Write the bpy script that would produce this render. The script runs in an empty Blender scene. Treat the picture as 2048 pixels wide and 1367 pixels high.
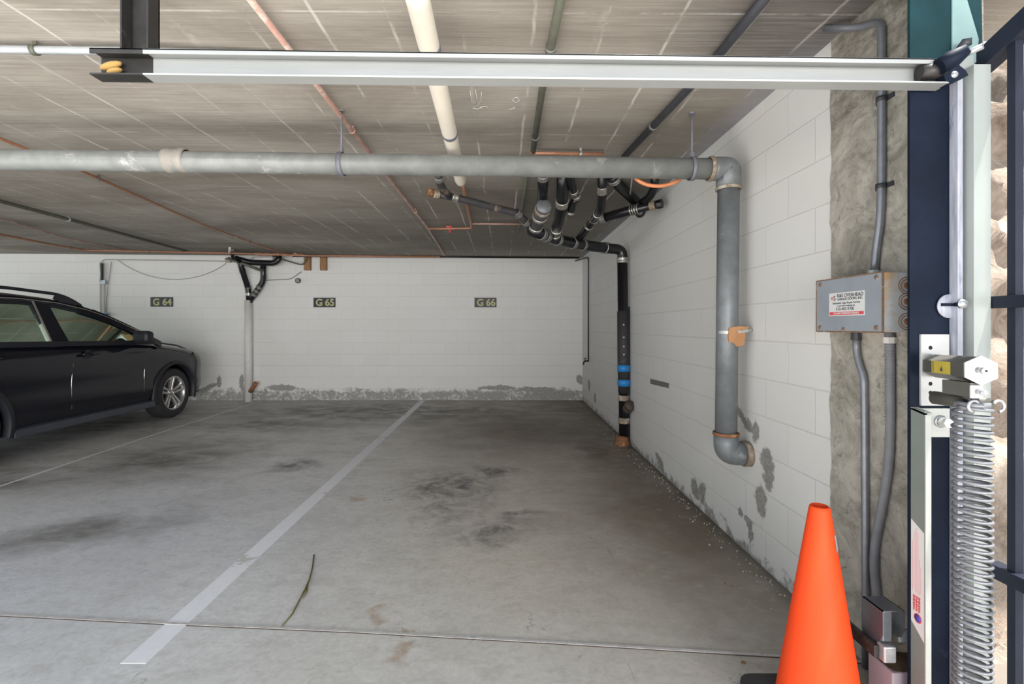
import bpy, bmesh, math, random
from mathutils import Vector, Matrix
random.seed(7)
PI = math.pi
scene = bpy.context.scene
COL = scene.collection

# ------------------------------------------------------------------ camera
F, CX, CY, EYE = 955.0, 1006.0, 653.0, 1.295
cd = bpy.data.cameras.new('camera'); cam = bpy.data.objects.new('camera', cd); COL.objects.link(cam)
cam.location = (0, 0, EYE); cam.rotation_euler = (PI/2, 0, 0)
cd.sensor_width = 36; cd.lens = 36*F/2048
cd.shift_x = (1024-CX)/2048; cd.shift_y = (CY-683.5)/2048
cd.clip_start = 0.02
scene.camera = cam
# ------------------------------------------------------------------ world, sun, daylight, exposure
w = bpy.data.worlds.new('sky'); scene.world = w; w.use_nodes = True
wn = w.node_tree; bg = wn.nodes['Background']
bg.inputs[0].default_value = (0.80, 0.90, 1.0, 1); bg.inputs[1].default_value = 1.0
sd = bpy.data.lights.new('sun', 'SUN'); sun = bpy.data.objects.new('sun', sd); COL.objects.link(sun)
sd.energy = 12.0; sd.angle = 0.02; sd.color = (1.0, 0.97, 0.92)
sun.rotation_euler = Vector((-0.25, 0.085, -0.95)).to_track_quat('-Z', 'Y').to_euler()
def area(name, loc, target, sx, sy, power, color):
    d = bpy.data.lights.new(name, 'AREA'); o = bpy.data.objects.new(name, d); COL.objects.link(o)
    d.shape = 'RECTANGLE'; d.size = sx; d.size_y = sy; d.energy = power; d.color = color
    o.location = loc; o.rotation_euler = (Vector(target)-Vector(loc)).to_track_quat('-Z', 'Y').to_euler()
    return o
area('daylight_through_driveway', (1.5, -5.5, 0.95), (-0.3, 6.0, 1.7), 8, 1.7, 660, (1.0, 0.985, 0.97))
area('daylight_from_side_opening', (-13.5, 4.0, 1.3), (-6.0, 5.0, 1.2), 6, 2.2, 70, (0.88, 1.0, 0.92))
scene.view_settings.view_transform = 'Standard'
scene.view_settings.look = 'None'
scene.view_settings.exposure = 0.42
scene.view_settings.gamma = 1.0
scene.view_settings.use_curve_mapping = False

# ------------------------------------------------------------------ projection helpers (a place in the photo -> a place in the garage)
def W(px, py, y):
    return Vector(((px-CX)*y/F, y, EYE-(py-CY)*y/F))
def ceil_z(x): return 2.521-0.0066*x
def C(px, py, dz=0.03):
    a, b = (px-CX)/F, (CY-py)/F
    y = (2.521-dz-EYE)/(b+0.0066*a)
    return Vector((a*y, y, EYE+b*y))
def floor_at(px, py):
    y = F*EYE/(py-CY); return ((px-CX)*y/F, y)

# ------------------------------------------------------------------ materials
MATS = {}
def new_mat(name):
    m = bpy.data.materials.new(name); m.use_nodes = True
    nt = m.node_tree; b = nt.nodes['Principled BSDF']
    MATS[name] = m
    return m, nt, b
def N(nt, t, **kw):
    n = nt.nodes.new(t)
    for k, v in kw.items():
        if k.startswith('i_'): n.inputs[int(k[2:])].default_value = v
        else: setattr(n, k, v)
    return n
def L(nt, a, b): nt.links.new(a, b)
def geo_pos(nt): return N(nt, 'ShaderNodeNewGeometry').outputs['Position']
def obj_pos(nt): return N(nt, 'ShaderNodeTexCoord').outputs['Object']
def mapped(nt, vec, scale=(1, 1, 1), loc=(0, 0, 0), rot=(0, 0, 0)):
    n = N(nt, 'ShaderNodeMapping'); L(nt, vec, n.inputs[0])
    n.inputs['Location'].default_value = loc; n.inputs['Scale'].default_value = scale; n.inputs['Rotation'].default_value = rot
    return n.outputs[0]
def noise(nt, vec, scale, detail=4, rough=0.55, dist=0.0):
    n = N(nt, 'ShaderNodeTexNoise'); L(nt, vec, n.inputs['Vector'])
    n.inputs['Scale'].default_value = scale; n.inputs['Detail'].default_value = detail
    n.inputs['Roughness'].default_value = rough; n.inputs['Distortion'].default_value = dist
    return n.outputs[0]
def maprange(nt, v, a, b, c=0.0, d=1.0):
    n = N(nt, 'ShaderNodeMapRange'); L(nt, v, n.inputs[0])
    for i, x in zip((1, 2, 3, 4), (a, b, c, d)): n.inputs[i].default_value = x
    return n.outputs[0]
def math_(nt, op, a, b=None, c=None, clamp=False):
    n = N(nt, 'ShaderNodeMath', operation=op, use_clamp=clamp)
    for i, x in enumerate((a, b, c)):
        if x is None: continue
        if hasattr(x, 'links'): L(nt, x, n.inputs[i])
        else: n.inputs[i].default_value = x
    return n.outputs[0]
def mix(nt, fac, a, b, typ='MIX'):
    n = N(nt, 'ShaderNodeMix', data_type='RGBA', blend_type=typ)
    for i, x in ((0, fac), (6, a), (7, b)):
        if hasattr(x, 'links'): L(nt, x, n.inputs[i])
        else: n.inputs[i].default_value = x if i == 0 else (*x, 1)
    return n.outputs[2]
def sep(nt, v):
    n = N(nt, 'ShaderNodeSeparateXYZ'); L(nt, v, n.inputs[0]); return n.outputs
def comb(nt, x, y, z=0.0):
    n = N(nt, 'ShaderNodeCombineXYZ')
    for i, s in enumerate((x, y, z)):
        if hasattr(s, 'links'): L(nt, s, n.inputs[i])
        else: n.inputs[i].default_value = s
    return n.outputs[0]
def bump(nt, b, h, strength=0.3, dist=0.01):
    n = N(nt, 'ShaderNodeBump'); L(nt, h, n.inputs['Height']); n.inputs['Strength'].default_value = strength
    n.inputs['Distance'].default_value = dist; L(nt, n.outputs[0], b.inputs['Normal'])
def simple(name, col, rough=0.5, metal=0.0, var=0.25, scale=12, col2=None, amt=0.55, bmp=0.15, coat=0.0, stretch=(1, 1, 1), spec=0.5):
    """coloured surface with its own wear: col2 shows in noisy patches"""
    m, nt, b = new_mat(name)
    p = mapped(nt, obj_pos(nt), stretch)
    n1 = noise(nt, p, scale, 6, 0.6)
    dark = tuple(c*(1-var) for c in col)
    c = mix(nt, maprange(nt, n1, 0.3, 0.7), dark, col)
    if col2:
        n2 = noise(nt, p, scale*0.45, 7, 0.7, 0.4)
        c = mix(nt, maprange(nt, n2, amt, amt+0.10), c, col2)
    L(nt, c, b.inputs['Base Color'])
    b.inputs['Roughness'].default_value = rough; b.inputs['Metallic'].default_value = metal
    b.inputs['Coat Weight'].default_value = coat; b.inputs['Specular IOR Level'].default_value = spec
    if bmp: bump(nt, b, noise(nt, p, scale*6, 3), bmp, 0.002)
    return m
def blob(nt, pos2, cx, cy, rx, ry, ang=0.0, soft=0.5):
    """soft elliptical patch in a surface's own plane (metres); 1 inside, 0 outside"""
    n = N(nt, 'ShaderNodeMapping', vector_type='TEXTURE'); L(nt, pos2, n.inputs[0])
    n.inputs['Location'].default_value = (cx, cy, 0); n.inputs['Rotation'].default_value = (0, 0, ang)
    n.inputs['Scale'].default_value = (rx, ry, 1)
    l = N(nt, 'ShaderNodeVectorMath', operation='LENGTH'); L(nt, n.outputs[0], l.inputs[0])
    return maprange(nt, l.outputs['Value'], 1.0, 1.0-soft, 0.0, 1.0)
def addmax(nt, lst):
    o = lst[0]
    for x in lst[1:]: o = math_(nt, 'MAXIMUM', o, x)
    return o

def make_floor_mat():
    m, nt, b = new_mat('worn_concrete_floor')
    P = geo_pos(nt); s = sep(nt, P)
    p2 = comb(nt, s[0], s[1])
    d = N(nt, 'ShaderNodeTexNoise'); L(nt, p2, d.inputs['Vector']); d.inputs['Scale'].default_value = 2.6; d.inputs['Detail'].default_value = 6; d.inputs['Roughness'].default_value = 0.65
    sub = N(nt, 'ShaderNodeVectorMath', operation='SUBTRACT'); L(nt, d.outputs[1], sub.inputs[0]); sub.inputs[1].default_value = (0.5, 0.5, 0.5)
    sc = N(nt, 'ShaderNodeVectorMath', operation='SCALE'); L(nt, sub.outputs[0], sc.inputs[0]); sc.inputs['Scale'].default_value = 0.75
    ad = N(nt, 'ShaderNodeVectorMath', operation='ADD'); L(nt, p2, ad.inputs[0]); L(nt, sc.outputs[0], ad.inputs[1])
    q = ad.outputs[0]
    big = noise(nt, p2, 0.55, 5, 0.6, 0.3)
    med = noise(nt, mapped(nt, p2, (1.0, 1.5, 1)), 2.4, 8, 0.68, 0.5)
    fine = noise(nt, p2, 42, 5, 0.7)
    base = mix(nt, maprange(nt, big, 0.35, 0.68), (0.60, 0.59, 0.575), (0.74, 0.735, 0.725))
    base = mix(nt, maprange(nt, med, 0.46, 0.74, 0, 0.5), base, (0.36, 0.335, 0.30))
    tan = math_(nt, 'MULTIPLY', maprange(nt, s[0], -1.5, 0.0, 0, 0.75), maprange(nt, s[1], 1.4, 2.6, 0.5, 1.0))
    base = mix(nt, tan, base, (0.50, 0.44, 0.36))
    # bluish skylight painted into the slab left of the stripe; browner bay on right
    cool = blob(nt, q, -2.6, 2.9, 2.2, 2.2, 0, 0.8)
    base = mix(nt, math_(nt, 'MULTIPLY', cool, 0.50), base, (0.50, 0.525, 0.61))
    sq = sep(nt, q)
    side = math_(nt, 'MULTIPLY', maprange(nt, sq[0], 0.10, 1.15, 0, 0.92), maprange(nt, sq[1], 1.5, 2.9, 0.45, 1.0))
    side = math_(nt, 'MULTIPLY', side, maprange(nt, med, 0.25, 0.55, 0.72, 1.0))
    brown = addmax(nt, [side, blob(nt, q, 1.25, 3.3, 1.0, 2.0, 0.05, 0.8), blob(nt, q, 0.55, 6.0, 2.1, 1.9, 0, 0.8), blob(nt, q, 1.0, 5.0, 0.5, 1.3, 0, 0.8)])
    base = mix(nt, math_(nt, 'MULTIPLY', brown, 0.90), base, (0.115, 0.080, 0.046))
    # long soft grime bands in the left bay and towards the back wall
    g1 = addmax(nt, [blob(nt, q, -3.3, 4.7, 1.1, 1.1, 0.3, 0.9), blob(nt, q, -4.3, 3.9, 1.1, 0.5, 0.25, 0.9), blob(nt, q, -3.0, 6.4, 1.4, 0.7, 0, 0.9),
                     blob(nt, q, -1.8, 7.3, 4.6, 1.3, 0, 0.8), blob(nt, q, -5.0, 4.0, 1.2, 1.6, 0, 0.8), blob(nt, q, -5.2, 6.4, 1.6, 1.6, 0, 0.9), blob(nt, q, -2.75, 2.95, 0.9, 0.35, 0.5, 0.9)])
    g1 = math_(nt, 'MULTIPLY', g1, maprange(nt, med, 0.25, 0.60, 0.30, 1.0))
    base = mix(nt, math_(nt, 'MULTIPLY', g1, 0.85), base, (0.080, 0.070, 0.056))
    # oil stain in the middle of the right bay
    o1 = addmax(nt, [blob(nt, q, -0.42, 3.9, 0.55, 0.75, 0.1, 0.8), blob(nt, q, -0.10, 4.25, 0.33, 0.25, 0, 0.8), blob(nt, q, -0.45, 3.35, 0.25, 0.35, 0, 0.9),
                     blob(nt, q, 0.12, 3.25, 0.28, 0.13, 0.2, 0.9), blob(nt, q, -1.95, 4.45, 0.33, 0.22, 0.1, 0.9), blob(nt, q, -0.05, 3.05, 0.5, 0.3, 0.4, 0.95)])
    o1 = math_(nt, 'MULTIPLY', o1, maprange(nt, noise(nt, p2, 7.5, 7, 0.72, 0.6), 0.38, 0.62, 0.15, 1.0))
    base = mix(nt, math_(nt, 'MULTIPLY', o1, 0.9), base, (0.050, 0.048, 0.050))
    # rusty spots
    r1 = addmax(nt, [blob(nt, q, *floor_at(803, 1298), 0.075, 0.09, 0, 0.7), blob(nt, q, *floor_at(817, 1256), 0.03, 0.035, 0, 0.7), blob(nt, q, *floor_at(715, 993), 0.10, 0.09, 0.2, 0.8),
                     blob(nt, q, *floor_at(765, 1225), 0.10, 0.05, 0, 0.9), blob(nt, q, *floor_at(1105, 1135), 0.02, 0.03, 0, 0.7), blob(nt, q, *floor_at(1265, 993), 0.03, 0.04, 0, 0.7)])
    base = mix(nt, math_(nt, 'MULTIPLY', r1, 0.6), base, (0.33, 0.20, 0.11))
    # small dark spots and specks
    v = N(nt, 'ShaderNodeTexVoronoi'); L(nt, q, v.inputs['Vector']); v.inputs['Scale'].default_value = 3.1; v.inputs['Randomness'].default_value = 1
    base = mix(nt, maprange(nt, v.outputs['Distance'], 0.075, 0.02, 0, 0.5), base, (0.11, 0.10, 0.09))
    v2 = N(nt, 'ShaderNodeTexVoronoi'); L(nt, mapped(nt, q, (1, 1, 1), (3.3, 1.1, 0)), v2.inputs['Vector']); v2.inputs['Scale'].default_value = 13
    base = mix(nt, maprange(nt, v2.outputs['Distance'], 0.09, 0.03, 0, 0.35), base, (0.16, 0.14, 0.12))
    # hairline cracks
    wv = N(nt, 'ShaderNodeTexVoronoi', feature='DISTANCE_TO_EDGE'); L(nt, q, wv.inputs['Vector']); wv.inputs['Scale'].default_value = 0.42
    crack = math_(nt, 'MULTIPLY', maprange(nt, wv.outputs['Distance'], 0.0022, 0.0008), maprange(nt, big, 0.5, 0.56))
    base = mix(nt, math_(nt, 'MULTIPLY', crack, 0.55), base, (0.12, 0.11, 0.10))
    mott = noise(nt, mapped(nt, p2, (1.0, 1.6, 1)), 11, 8, 0.75, 0.6)
    base = mix(nt, maprange(nt, mott, 0.48, 0.68, 0.0, 0.27), base, (0.17, 0.155, 0.13))
    base = mix(nt, maprange(nt, mott, 0.44, 0.30, 0.0, 0.20), base, (0.72, 0.71, 0.68))
    base = mix(nt, maprange(nt, fine, 0.35, 0.7, 0.0, 0.26), base, (0.20, 0.19, 0.17))
    scr = maprange(nt, noise(nt, mapped(nt, p2, (9, 0.8, 1), rot=(0, 0, 0.35)), 2.6, 5, 0.6), 0.66, 0.70, 0, 0.35)
    base = mix(nt, math_(nt, 'MULTIPLY', scr, maprange(nt, sq[0], 0.2, 0.6)), base, (0.12, 0.10, 0.085))
    # grit gathered along the foot of the right-hand wall
    edge = maprange(nt, math_(nt, 'ADD', s[0], math_(nt, 'MULTIPLY', noise(nt, p2, 3.5, 5), 0.16)), 1.38, 1.50, 0, 0.8)
    base = mix(nt, edge, base, (0.085, 0.07, 0.055))
    L(nt, base, b.inputs['Base Color'])
    L(nt, maprange(nt, med, 0.3, 0.7, 0.42, 0.7), b.inputs['Roughness'])
    bump(nt, b, math_(nt, 'ADD', fine, math_(nt, 'MULTIPLY', med, 2.0)), 0.18, 0.003)
    return m

def make_ceiling_mat():
    m, nt, b = new_mat('board_formed_concrete_ceiling')
    P = geo_pos(nt); s = sep(nt, P)
    p2 = comb(nt, s[0], s[1])
    grain = noise(nt, mapped(nt, p2, (1.0, 34, 1)), 1.6, 9, 0.75, 0.2)
    grain2 = noise(nt, mapped(nt, p2, (2.2, 110, 1)), 1.3, 5, 0.7)
    big = noise(nt, mapped(nt, p2, (0.55, 1.3, 1)), 0.9, 6, 0.6, 0.5)
    # per-sheet tone (plywood sheets 1.22 wide in depth)
    base = mix(nt, maprange(nt, big, 0.38, 0.62), (0.23, 0.20, 0.168), (0.42, 0.387, 0.34))
    base = mix(nt, maprange(nt, grain, 0.40, 0.70, 0, 0.6), base, (0.17, 0.148, 0.122))
    base = mix(nt, maprange(nt, grain2, 0.50, 0.80, 0, 0.45), base, (0.52, 0.49, 0.45))
    # darker concrete towards the back right and round the drains
    dk = addmax(nt, [blob(nt, p2, 0.2, 6.6, 3.0, 3.0, 0, 0.8), blob(nt, p2, 0.9, 4.6, 1.6, 2.4, 0, 0.8), blob(nt, p2, -3.8, 8.0, 5.0, 1.0, 0, 0.9)])
    dk = math_(nt, 'MULTIPLY', dk, maprange(nt, big, 0.3, 0.6, 0.6, 1.0))
    base = mix(nt, math_(nt, 'MULTIPLY', dk, 0.72), base, (0.075, 0.066, 0.050))
    # dark area beside the pillar
    dk2 = math_(nt, 'MULTIPLY', blob(nt, p2, 1.30, 1.85, 0.75, 0.75, 0, 0.6), maprange(nt, grain, 0.3, 0.6, 0.4, 1.0))
    base = mix(nt, math_(nt, 'MULTIPLY', dk2, 0.8), base, (0.07, 0.068, 0.07))
    # pale seams between the forming boards, running back, broken up
    wob = math_(nt, 'MULTIPLY', math_(nt, 'SUBTRACT', noise(nt, mapped(nt, p2, (1, 1, 1)), 2.2, 4), 0.5), 0.035)
    xx = math_(nt, 'ADD', s[0], wob)
    f = math_(nt, 'FRACT', math_(nt, 'DIVIDE', math_(nt, 'ADD', xx, 20.32), 0.29))
    tri = math_(nt, 'ABSOLUTE', math_(nt, 'SUBTRACT', f, 0.5))
    seam = maprange(nt, tri, 0.035, 0.012)
    brk = maprange(nt, noise(nt, mapped(nt, p2, (3.4, 0.9, 1), (2, 5, 0)), 1.4, 6, 0.7), 0.46, 0.58)
    seam = math_(nt, 'MULTIPLY', seam, brk)
    base = mix(nt, math_(nt, 'MULTIPLY', seam, 0.62), base, (0.66, 0.63, 0.59))
    smear = maprange(nt, tri, 0.13, 0.02)
    brk2 = maprange(nt, noise(nt, mapped(nt, p2, (2.4, 1.7, 1), (7, 1, 0)), 1.5, 7, 0.75), 0.57, 0.70)
    base = mix(nt, math_(nt, 'MULTIPLY', math_(nt, 'MULTIPLY', smear, brk2), 0.5), base, (0.60, 0.57, 0.53))
    # cross seams every sheet
    f2 = math_(nt, 'FRACT', math_(nt, 'DIVIDE', math_(nt, 'ADD', s[1], 20-1.80+0.585), 1.18))
    t2 = math_(nt, 'ABSOLUTE', math_(nt, 'SUBTRACT', f2, 0.5))
    c2 = math_(nt, 'MULTIPLY', maprange(nt, t2, 0.0065, 0.003), maprange(nt, noise(nt, mapped(nt, p2, (0.8, 0.2, 1)), 1.6, 6, 0.7), 0.46, 0.58))
    base = mix(nt, math_(nt, 'MULTIPLY', c2, 0.5), base, (0.66, 0.64, 0.60))
    # chalky flecks, and white paint overspray where the ceiling meets the painted wall
    fl = maprange(nt, noise(nt, mapped(nt, p2, (5, 16, 1)), 2.3, 6, 0.75), 0.66, 0.72)
    base = mix(nt, math_(nt, 'MULTIPLY', fl, 0.55), base, (0.66, 0.64, 0.60))
    ov = maprange(nt, math_(nt, 'ADD', s[0], math_(nt, 'MULTIPLY', grain, 0.20)), 1.32, 1.52, 0, 0.65)
    ov = math_(nt, 'MULTIPLY', ov, maprange(nt, s[1], 1.9, 2.3))
    base = mix(nt, ov, base, (0.30, 0.31, 0.36))
    L(nt, base, b.inputs['Base Color']); b.inputs['Roughness'].default_value = 0.85
    bump(nt, b, math_(nt, 'ADD', grain, math_(nt, 'MULTIPLY', seam, 0.7)), 0.35, 0.004)
    return m

def make_block_mat(name, axis, patches, base_peel=0.10):
    """white painted concrete block; axis = which world axis runs along the wall"""
    m, nt, b = new_mat(name)
    P = geo_pos(nt); s = sep(nt, P)
    p2 = comb(nt, s[axis], s[2])
    off = 0.0 if axis == 0 else 0.09
    br = N(nt, 'ShaderNodeTexBrick'); L(nt, mapped(nt, p2, (1, 1, 1), (off, 0, 0)), br.inputs['Vector'])
    br.offset = 0.5; br.inputs['Scale'].default_value = 1.0
    br.inputs['Brick Width'].default_value = 0.4064; br.inputs['Row Height'].default_value = 0.2032
    br.inputs['Mortar Size'].default_value = 0.0045; br.inputs['Mortar Smooth'].default_value = 0.6
    br.inputs['Color1'].default_value = (0.66, 0.65, 0.63, 1); br.inputs['Color2'].default_value = (0.64, 0.63, 0.612, 1)
    br.inputs['Mortar'].default_value = (0.61, 0.60, 0.585, 1)
    # joints are crisp in the bed joints and faint in the head joints
    fz = math_(nt, 'ABSOLUTE', math_(nt, 'SUBTRACT', math_(nt, 'FRACT', math_(nt, 'DIVIDE', math_(nt, 'ADD', s[2], 0.1016), 0.2032)), 0.5))
    bed = maprange(nt, fz, 0.016, 0.004)
    n1 = noise(nt, p2, 1.1, 6, 0.6, 0.4)
    base = mix(nt, maprange(nt, n1, 0.42, 0.75, 0, 0.35), br.outputs[0], (0.63, 0.60, 0.55))
    base = mix(nt, math_(nt, 'MULTIPLY', bed, maprange(nt, noise(nt, p2, 3, 4), 0.35, 0.65, 0.08, 0.40)), base, (0.42, 0.38, 0.33))
    sp = noise(nt, p2, 16, 6, 0.8)
    base = mix(nt, maprange(nt, sp, 0.70, 0.76, 0, 0.4), base, (0.35, 0.32, 0.29))
    # paint gone at the damp foot of the wall
    n2 = noise(nt, p2, 6.5, 8, 0.72, 0.8)
    h = math_(nt, 'ADD', s[2], math_(nt, 'MULTIPLY', math_(nt, 'SUBTRACT', n2, 0.5), 0.42))
    foot = maprange(nt, h, base_peel+0.03, base_peel-0.02)
    ring = maprange(nt, noise(nt, p2, 8, 8, 0.75, 1.2), 0.38, 0.50, 0.15, 1.0)
    foot = math_(nt, 'MULTIPLY', foot, ring)
    # distort for the patches
    d = N(nt, 'ShaderNodeTexNoise'); L(nt, p2, d.inputs['Vector']); d.inputs['Scale'].default_value = 8; d.inputs['Detail'].default_value = 9; d.inputs['Roughness'].default_value = 0.72
    sub = N(nt, 'ShaderNodeVectorMath', operation='SUBTRACT'); L(nt, d.outputs[1], sub.inputs[0]); sub.inputs[1].default_value = (0.5, 0.5, 0.5)
    sc = N(nt, 'ShaderNodeVectorMath', operation='SCALE'); L(nt, sub.outputs[0], sc.inputs[0]); sc.inputs['Scale'].default_value = 0.17
    ad = N(nt, 'ShaderNodeVectorMath', operation='ADD'); L(nt, p2, ad.inputs[0]); L(nt, sc.outputs[0], ad.inputs[1])
    q = ad.outputs[0]
    bare = foot
    if patches: bare = math_(nt, 'MAXIMUM', foot, addmax(nt, [blob(nt, q, *pt, 0.25) for pt in patches]))
    bare = math_(nt, 'MULTIPLY', bare, maprange(nt, noise(nt, p2, 34, 6, 0.8), 0.36, 0.50, 0.55, 1.0))
    grit = mix(nt, noise(nt, p2, 60, 3), (0.10, 0.092, 0.08), (0.26, 0.245, 0.225))
    base = mix(nt, math_(nt, 'MULTIPLY', bare, 0.85), base, grit)
    # faint rust / water streaks
    st = maprange(nt, noise(nt, mapped(nt, p2, (5.5, 0.5, 1)), 1.3, 6, 0.6), 0.60, 0.75, 0, 0.30)
    base = mix(nt, math_(nt, 'MULTIPLY', st, maprange(nt, s[2], 1.3, 0.3)), base, (0.55, 0.46, 0.34))
    L(nt, base, b.inputs['Base Color']); b.inputs['Roughness'].default_value = 0.6
    inv = math_(nt, 'SUBTRACT', 1.0, br.outputs['Fac'])
    hh = math_(nt, 'ADD', inv, math_(nt, 'MULTIPLY', noise(nt, p2, 70, 3), 0.25))
    hh = math_(nt, 'SUBTRACT', hh, math_(nt, 'MULTIPLY', bare, 0.6))
    bump(nt, b, hh, 0.45, 0.004)
    return m

def make_pillar_mat():
    m, nt, b = new_mat('weathered_concrete')
    P = geo_pos(nt); s = sep(nt, P)
    q = comb(nt, s[1], s[2])
    n1 = noise(nt, q, 4.5, 9, 0.75, 0.8)
    base = mix(nt, maprange(nt, n1, 0.38, 0.62), (0.20, 0.185, 0.155), (0.44, 0.41, 0.36))
    grain = noise(nt, mapped(nt, q, (14, 40, 1), rot=(0, 0, 0.75)), 0.7, 7, 0.7)
    up = math_(nt, 'MULTIPLY', maprange(nt, s[2], 2.02, 2.12), maprange(nt, grain, 0.42, 0.62))
    base = mix(nt, math_(nt, 'MULTIPLY', up, 0.6), base, (0.10, 0.085, 0.06))
    v = noise(nt, q, 15, 7, 0.75, 1.4)
    base = mix(nt, maprange(nt, v, 0.55, 0.66, 0, 0.6), base, (0.085, 0.08, 0.072))
    base = mix(nt, maprange(nt, v, 0.34, 0.29, 0, 0.4), base, (0.50, 0.48, 0.45))
    L(nt, base, b.inputs['Base Color']); b.inputs['Roughness'].default_value = 0.9
    bump(nt, b, math_(nt, 'ADD', n1, v), 0.5, 0.006)
    return m

def make_stripe_mat(name, wear):
    m, nt, b = new_mat(name)
    p = geo_pos(nt)
    n1 = noise(nt, p, 3.2, 8, 0.7, 0.8)
    n2 = noise(nt, p, 22, 6, 0.7)
    c = mix(nt, maprange(nt, n2, 0.4, 0.7, 0, 0.4), (0.74, 0.74, 0.78), (0.62, 0.62, 0.64))
    c = mix(nt, maprange(nt, n1, wear, wear+0.035), c, (0.50, 0.49, 0.48))
    L(nt, c, b.inputs['Base Color']); b.inputs['Roughness'].default_value = 0.6
    return m

def make_rock_mat():
    m, nt, b = new_mat('pale_rock')
    p = obj_pos(nt)
    n1 = noise(nt, mapped(nt, p, (1, 1, 0.6)), 3.0, 9, 0.7, 1.2)
    c = mix(nt, maprange(nt, n1, 0.35, 0.62), (0.15, 0.105, 0.075), (0.36, 0.30, 0.245))
    n2 = noise(nt, p, 8, 8, 0.7)
    c = mix(nt, maprange(nt, n2, 0.60, 0.68, 0, 0.7), c, (0.06, 0.048, 0.038))
    L(nt, c, b.inputs['Base Color']); b.inputs['Roughness'].default_value = 0.95
    bump(nt, b, math_(nt, 'ADD', n1, n2), 0.8, 0.05)
    return m

def make_glass(name, tint, refl=0.10):
    m, nt, b = new_mat(name)
    out = nt.nodes['Material Output']
    t = N(nt, 'ShaderNodeBsdfTransparent'); t.inputs[0].default_value = (*tint, 1)
    g = N(nt, 'ShaderNodeBsdfGlossy'); g.inputs['Roughness'].default_value = 0.03; g.inputs[0].default_value = (0.75, 1.0, 0.85, 1)  # green gloss colour paints in a reflection of foliage
    fr = N(nt, 'ShaderNodeFresnel'); fr.inputs[0].default_value = 1.5
    f = math_(nt, 'ADD', fr.outputs[0], refl, clamp=True)
    mx = N(nt, 'ShaderNodeMixShader'); L(nt, f, mx.inputs[0]); L(nt, t.outputs[0], mx.inputs[1]); L(nt, g.outputs[0], mx.inputs[2])
    L(nt, mx.outputs[0], out.inputs['Surface'])
    nt.nodes.remove(b)
    return m

FLOOR = make_floor_mat(); CEIL = make_ceiling_mat(); PILLAR = make_pillar_mat(); ROCK = make_rock_mat()
def wy(px): return F*1.4/(px-CX)
def wz(px, py): return EYE-(py-CY)*wy(px)/F
def wp(px, py, rx, ry, ang=0.0): return (wy(px), wz(px, py), rx, ry, ang)
WALLR = make_block_mat('painted_block_right', 1, [
    wp(1492, 842, 0.14, 0.035, 0.5), wp(1510, 862, 0.035, 0.075, 0.3), wp(1533, 925, 0.065, 0.085, 0.0), wp(1536, 958, 0.06, 0.06, 0.1), wp(1522, 1000, 0.065, 0.09, 0.0),
    wp(1497, 1040, 0.07, 0.03, 0.0), wp(1503, 1065, 0.03, 0.085, 0.0), wp(1480, 1022, 0.022, 0.03, 0.0), wp(1178, 770, 0.13, 0.10, 0.0), wp(1190, 795, 0.09, 0.09, 0),
    wp(1390, 975, 0.10, 0.07, 0.5), wp(1405, 985, 0.05, 0.10, 0.3), wp(1320, 925, 0.16, 0.05, 0.4)], 0.035)
WALLB = make_block_mat('painted_block_back', 0, [(1.35, 0.36, 0.06, 0.10, 0), (-4.6, 0.30, 0.05, 0.18, 0), (-5.0, 0.33, 0.04, 0.12, 0), (-5.25, 0.20, 0.30, 0.05, 0.4), (-3.9, 0.22, 0.3, 0.06, 0), (-0.1, 0.22, 0.4, 0.05, 0), (0.6, 0.19, 0.4, 0.06, 0), (0.9, 0.10, 0.5, 0.10, 0), (-0.2, 0.08, 0.35, 0.08, 0)], 0.17)
STRIPE = make_stripe_mat('worn_white_stripe', 0.60)
STRIPE2 = make_stripe_mat('thin_white_stripe', 0.68)
GALV = simple('galvanized_pipe', (0.25, 0.26, 0.25), 0.5, 0.15, 0.3, 9, (0.50, 0.49, 0.46), 0.58, 0.2, stretch=(1, 1, 1))
GALVD = simple('galvanized_pipe_dull', (0.21, 0.225, 0.235), 0.5, 0.3, 0.3, 14, (0.33, 0.34, 0.34), 0.62, 0.25)
CHAN = simple('galvanized_channel', (0.35, 0.36, 0.355), 0.42, 0.25, 0.14, 4, (0.20, 0.19, 0.17), 0.62, 0.1, stretch=(0.6, 1, 9))
DARKST = simple('dark_steel', (0.045, 0.042, 0.040), 0.5, 0.4, 0.4, 14, (0.10, 0.09, 0.08), 0.6)
NAVY = simple('navy_steel_paint', (0.008, 0.013, 0.027), 0.55, 0.0, 0.5, 5, (0.022, 0.034, 0.050), 0.60, 0.15, spec=0.12)
TEAL = simple('teal_steel_paint', (0.012, 0.045, 0.052), 0.55, 0.0, 0.4, 7, (0.08, 0.065, 0.045), 0.66, 0.15, spec=0.15)
AQUA = simple('pale_aqua_paint', (0.24, 0.36, 0.345), 0.5, 0.0, 0.15, 9, (0.45, 0.42, 0.36), 0.66)
GATEG = simple('pale_gate_steel', (0.33, 0.355, 0.34), 0.45, 0.0, 0.1, 6, None)  # paler base colour for the gate stile and the pivot side plate
GATEN = simple('dark_gate_paint', (0.016, 0.020, 0.034), 0.5, 0.0, 0.3, 8, None, spec=0.2)
STRIPW = simple('weathered_white_edge', (0.42, 0.43, 0.50), 0.6, 0.1, 0.4, 10, (0.10, 0.11, 0.18), 0.57, stretch=(8, 8, 1))
WPLATE = simple('white_steel_plate', (0.50, 0.50, 0.49), 0.5, 0.1, 0.15, 9, (0.36, 0.28, 0.21), 0.64)
CREAM = simple('cream_plastic_pipe', (0.74, 0.68, 0.58), 0.45, 0, 0.1, 6, None, bmp=0.05)
BANDG = simple('grey_pipe_tape', (0.17, 0.17, 0.20), 0.5, 0.1, 0.2, 30)
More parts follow.
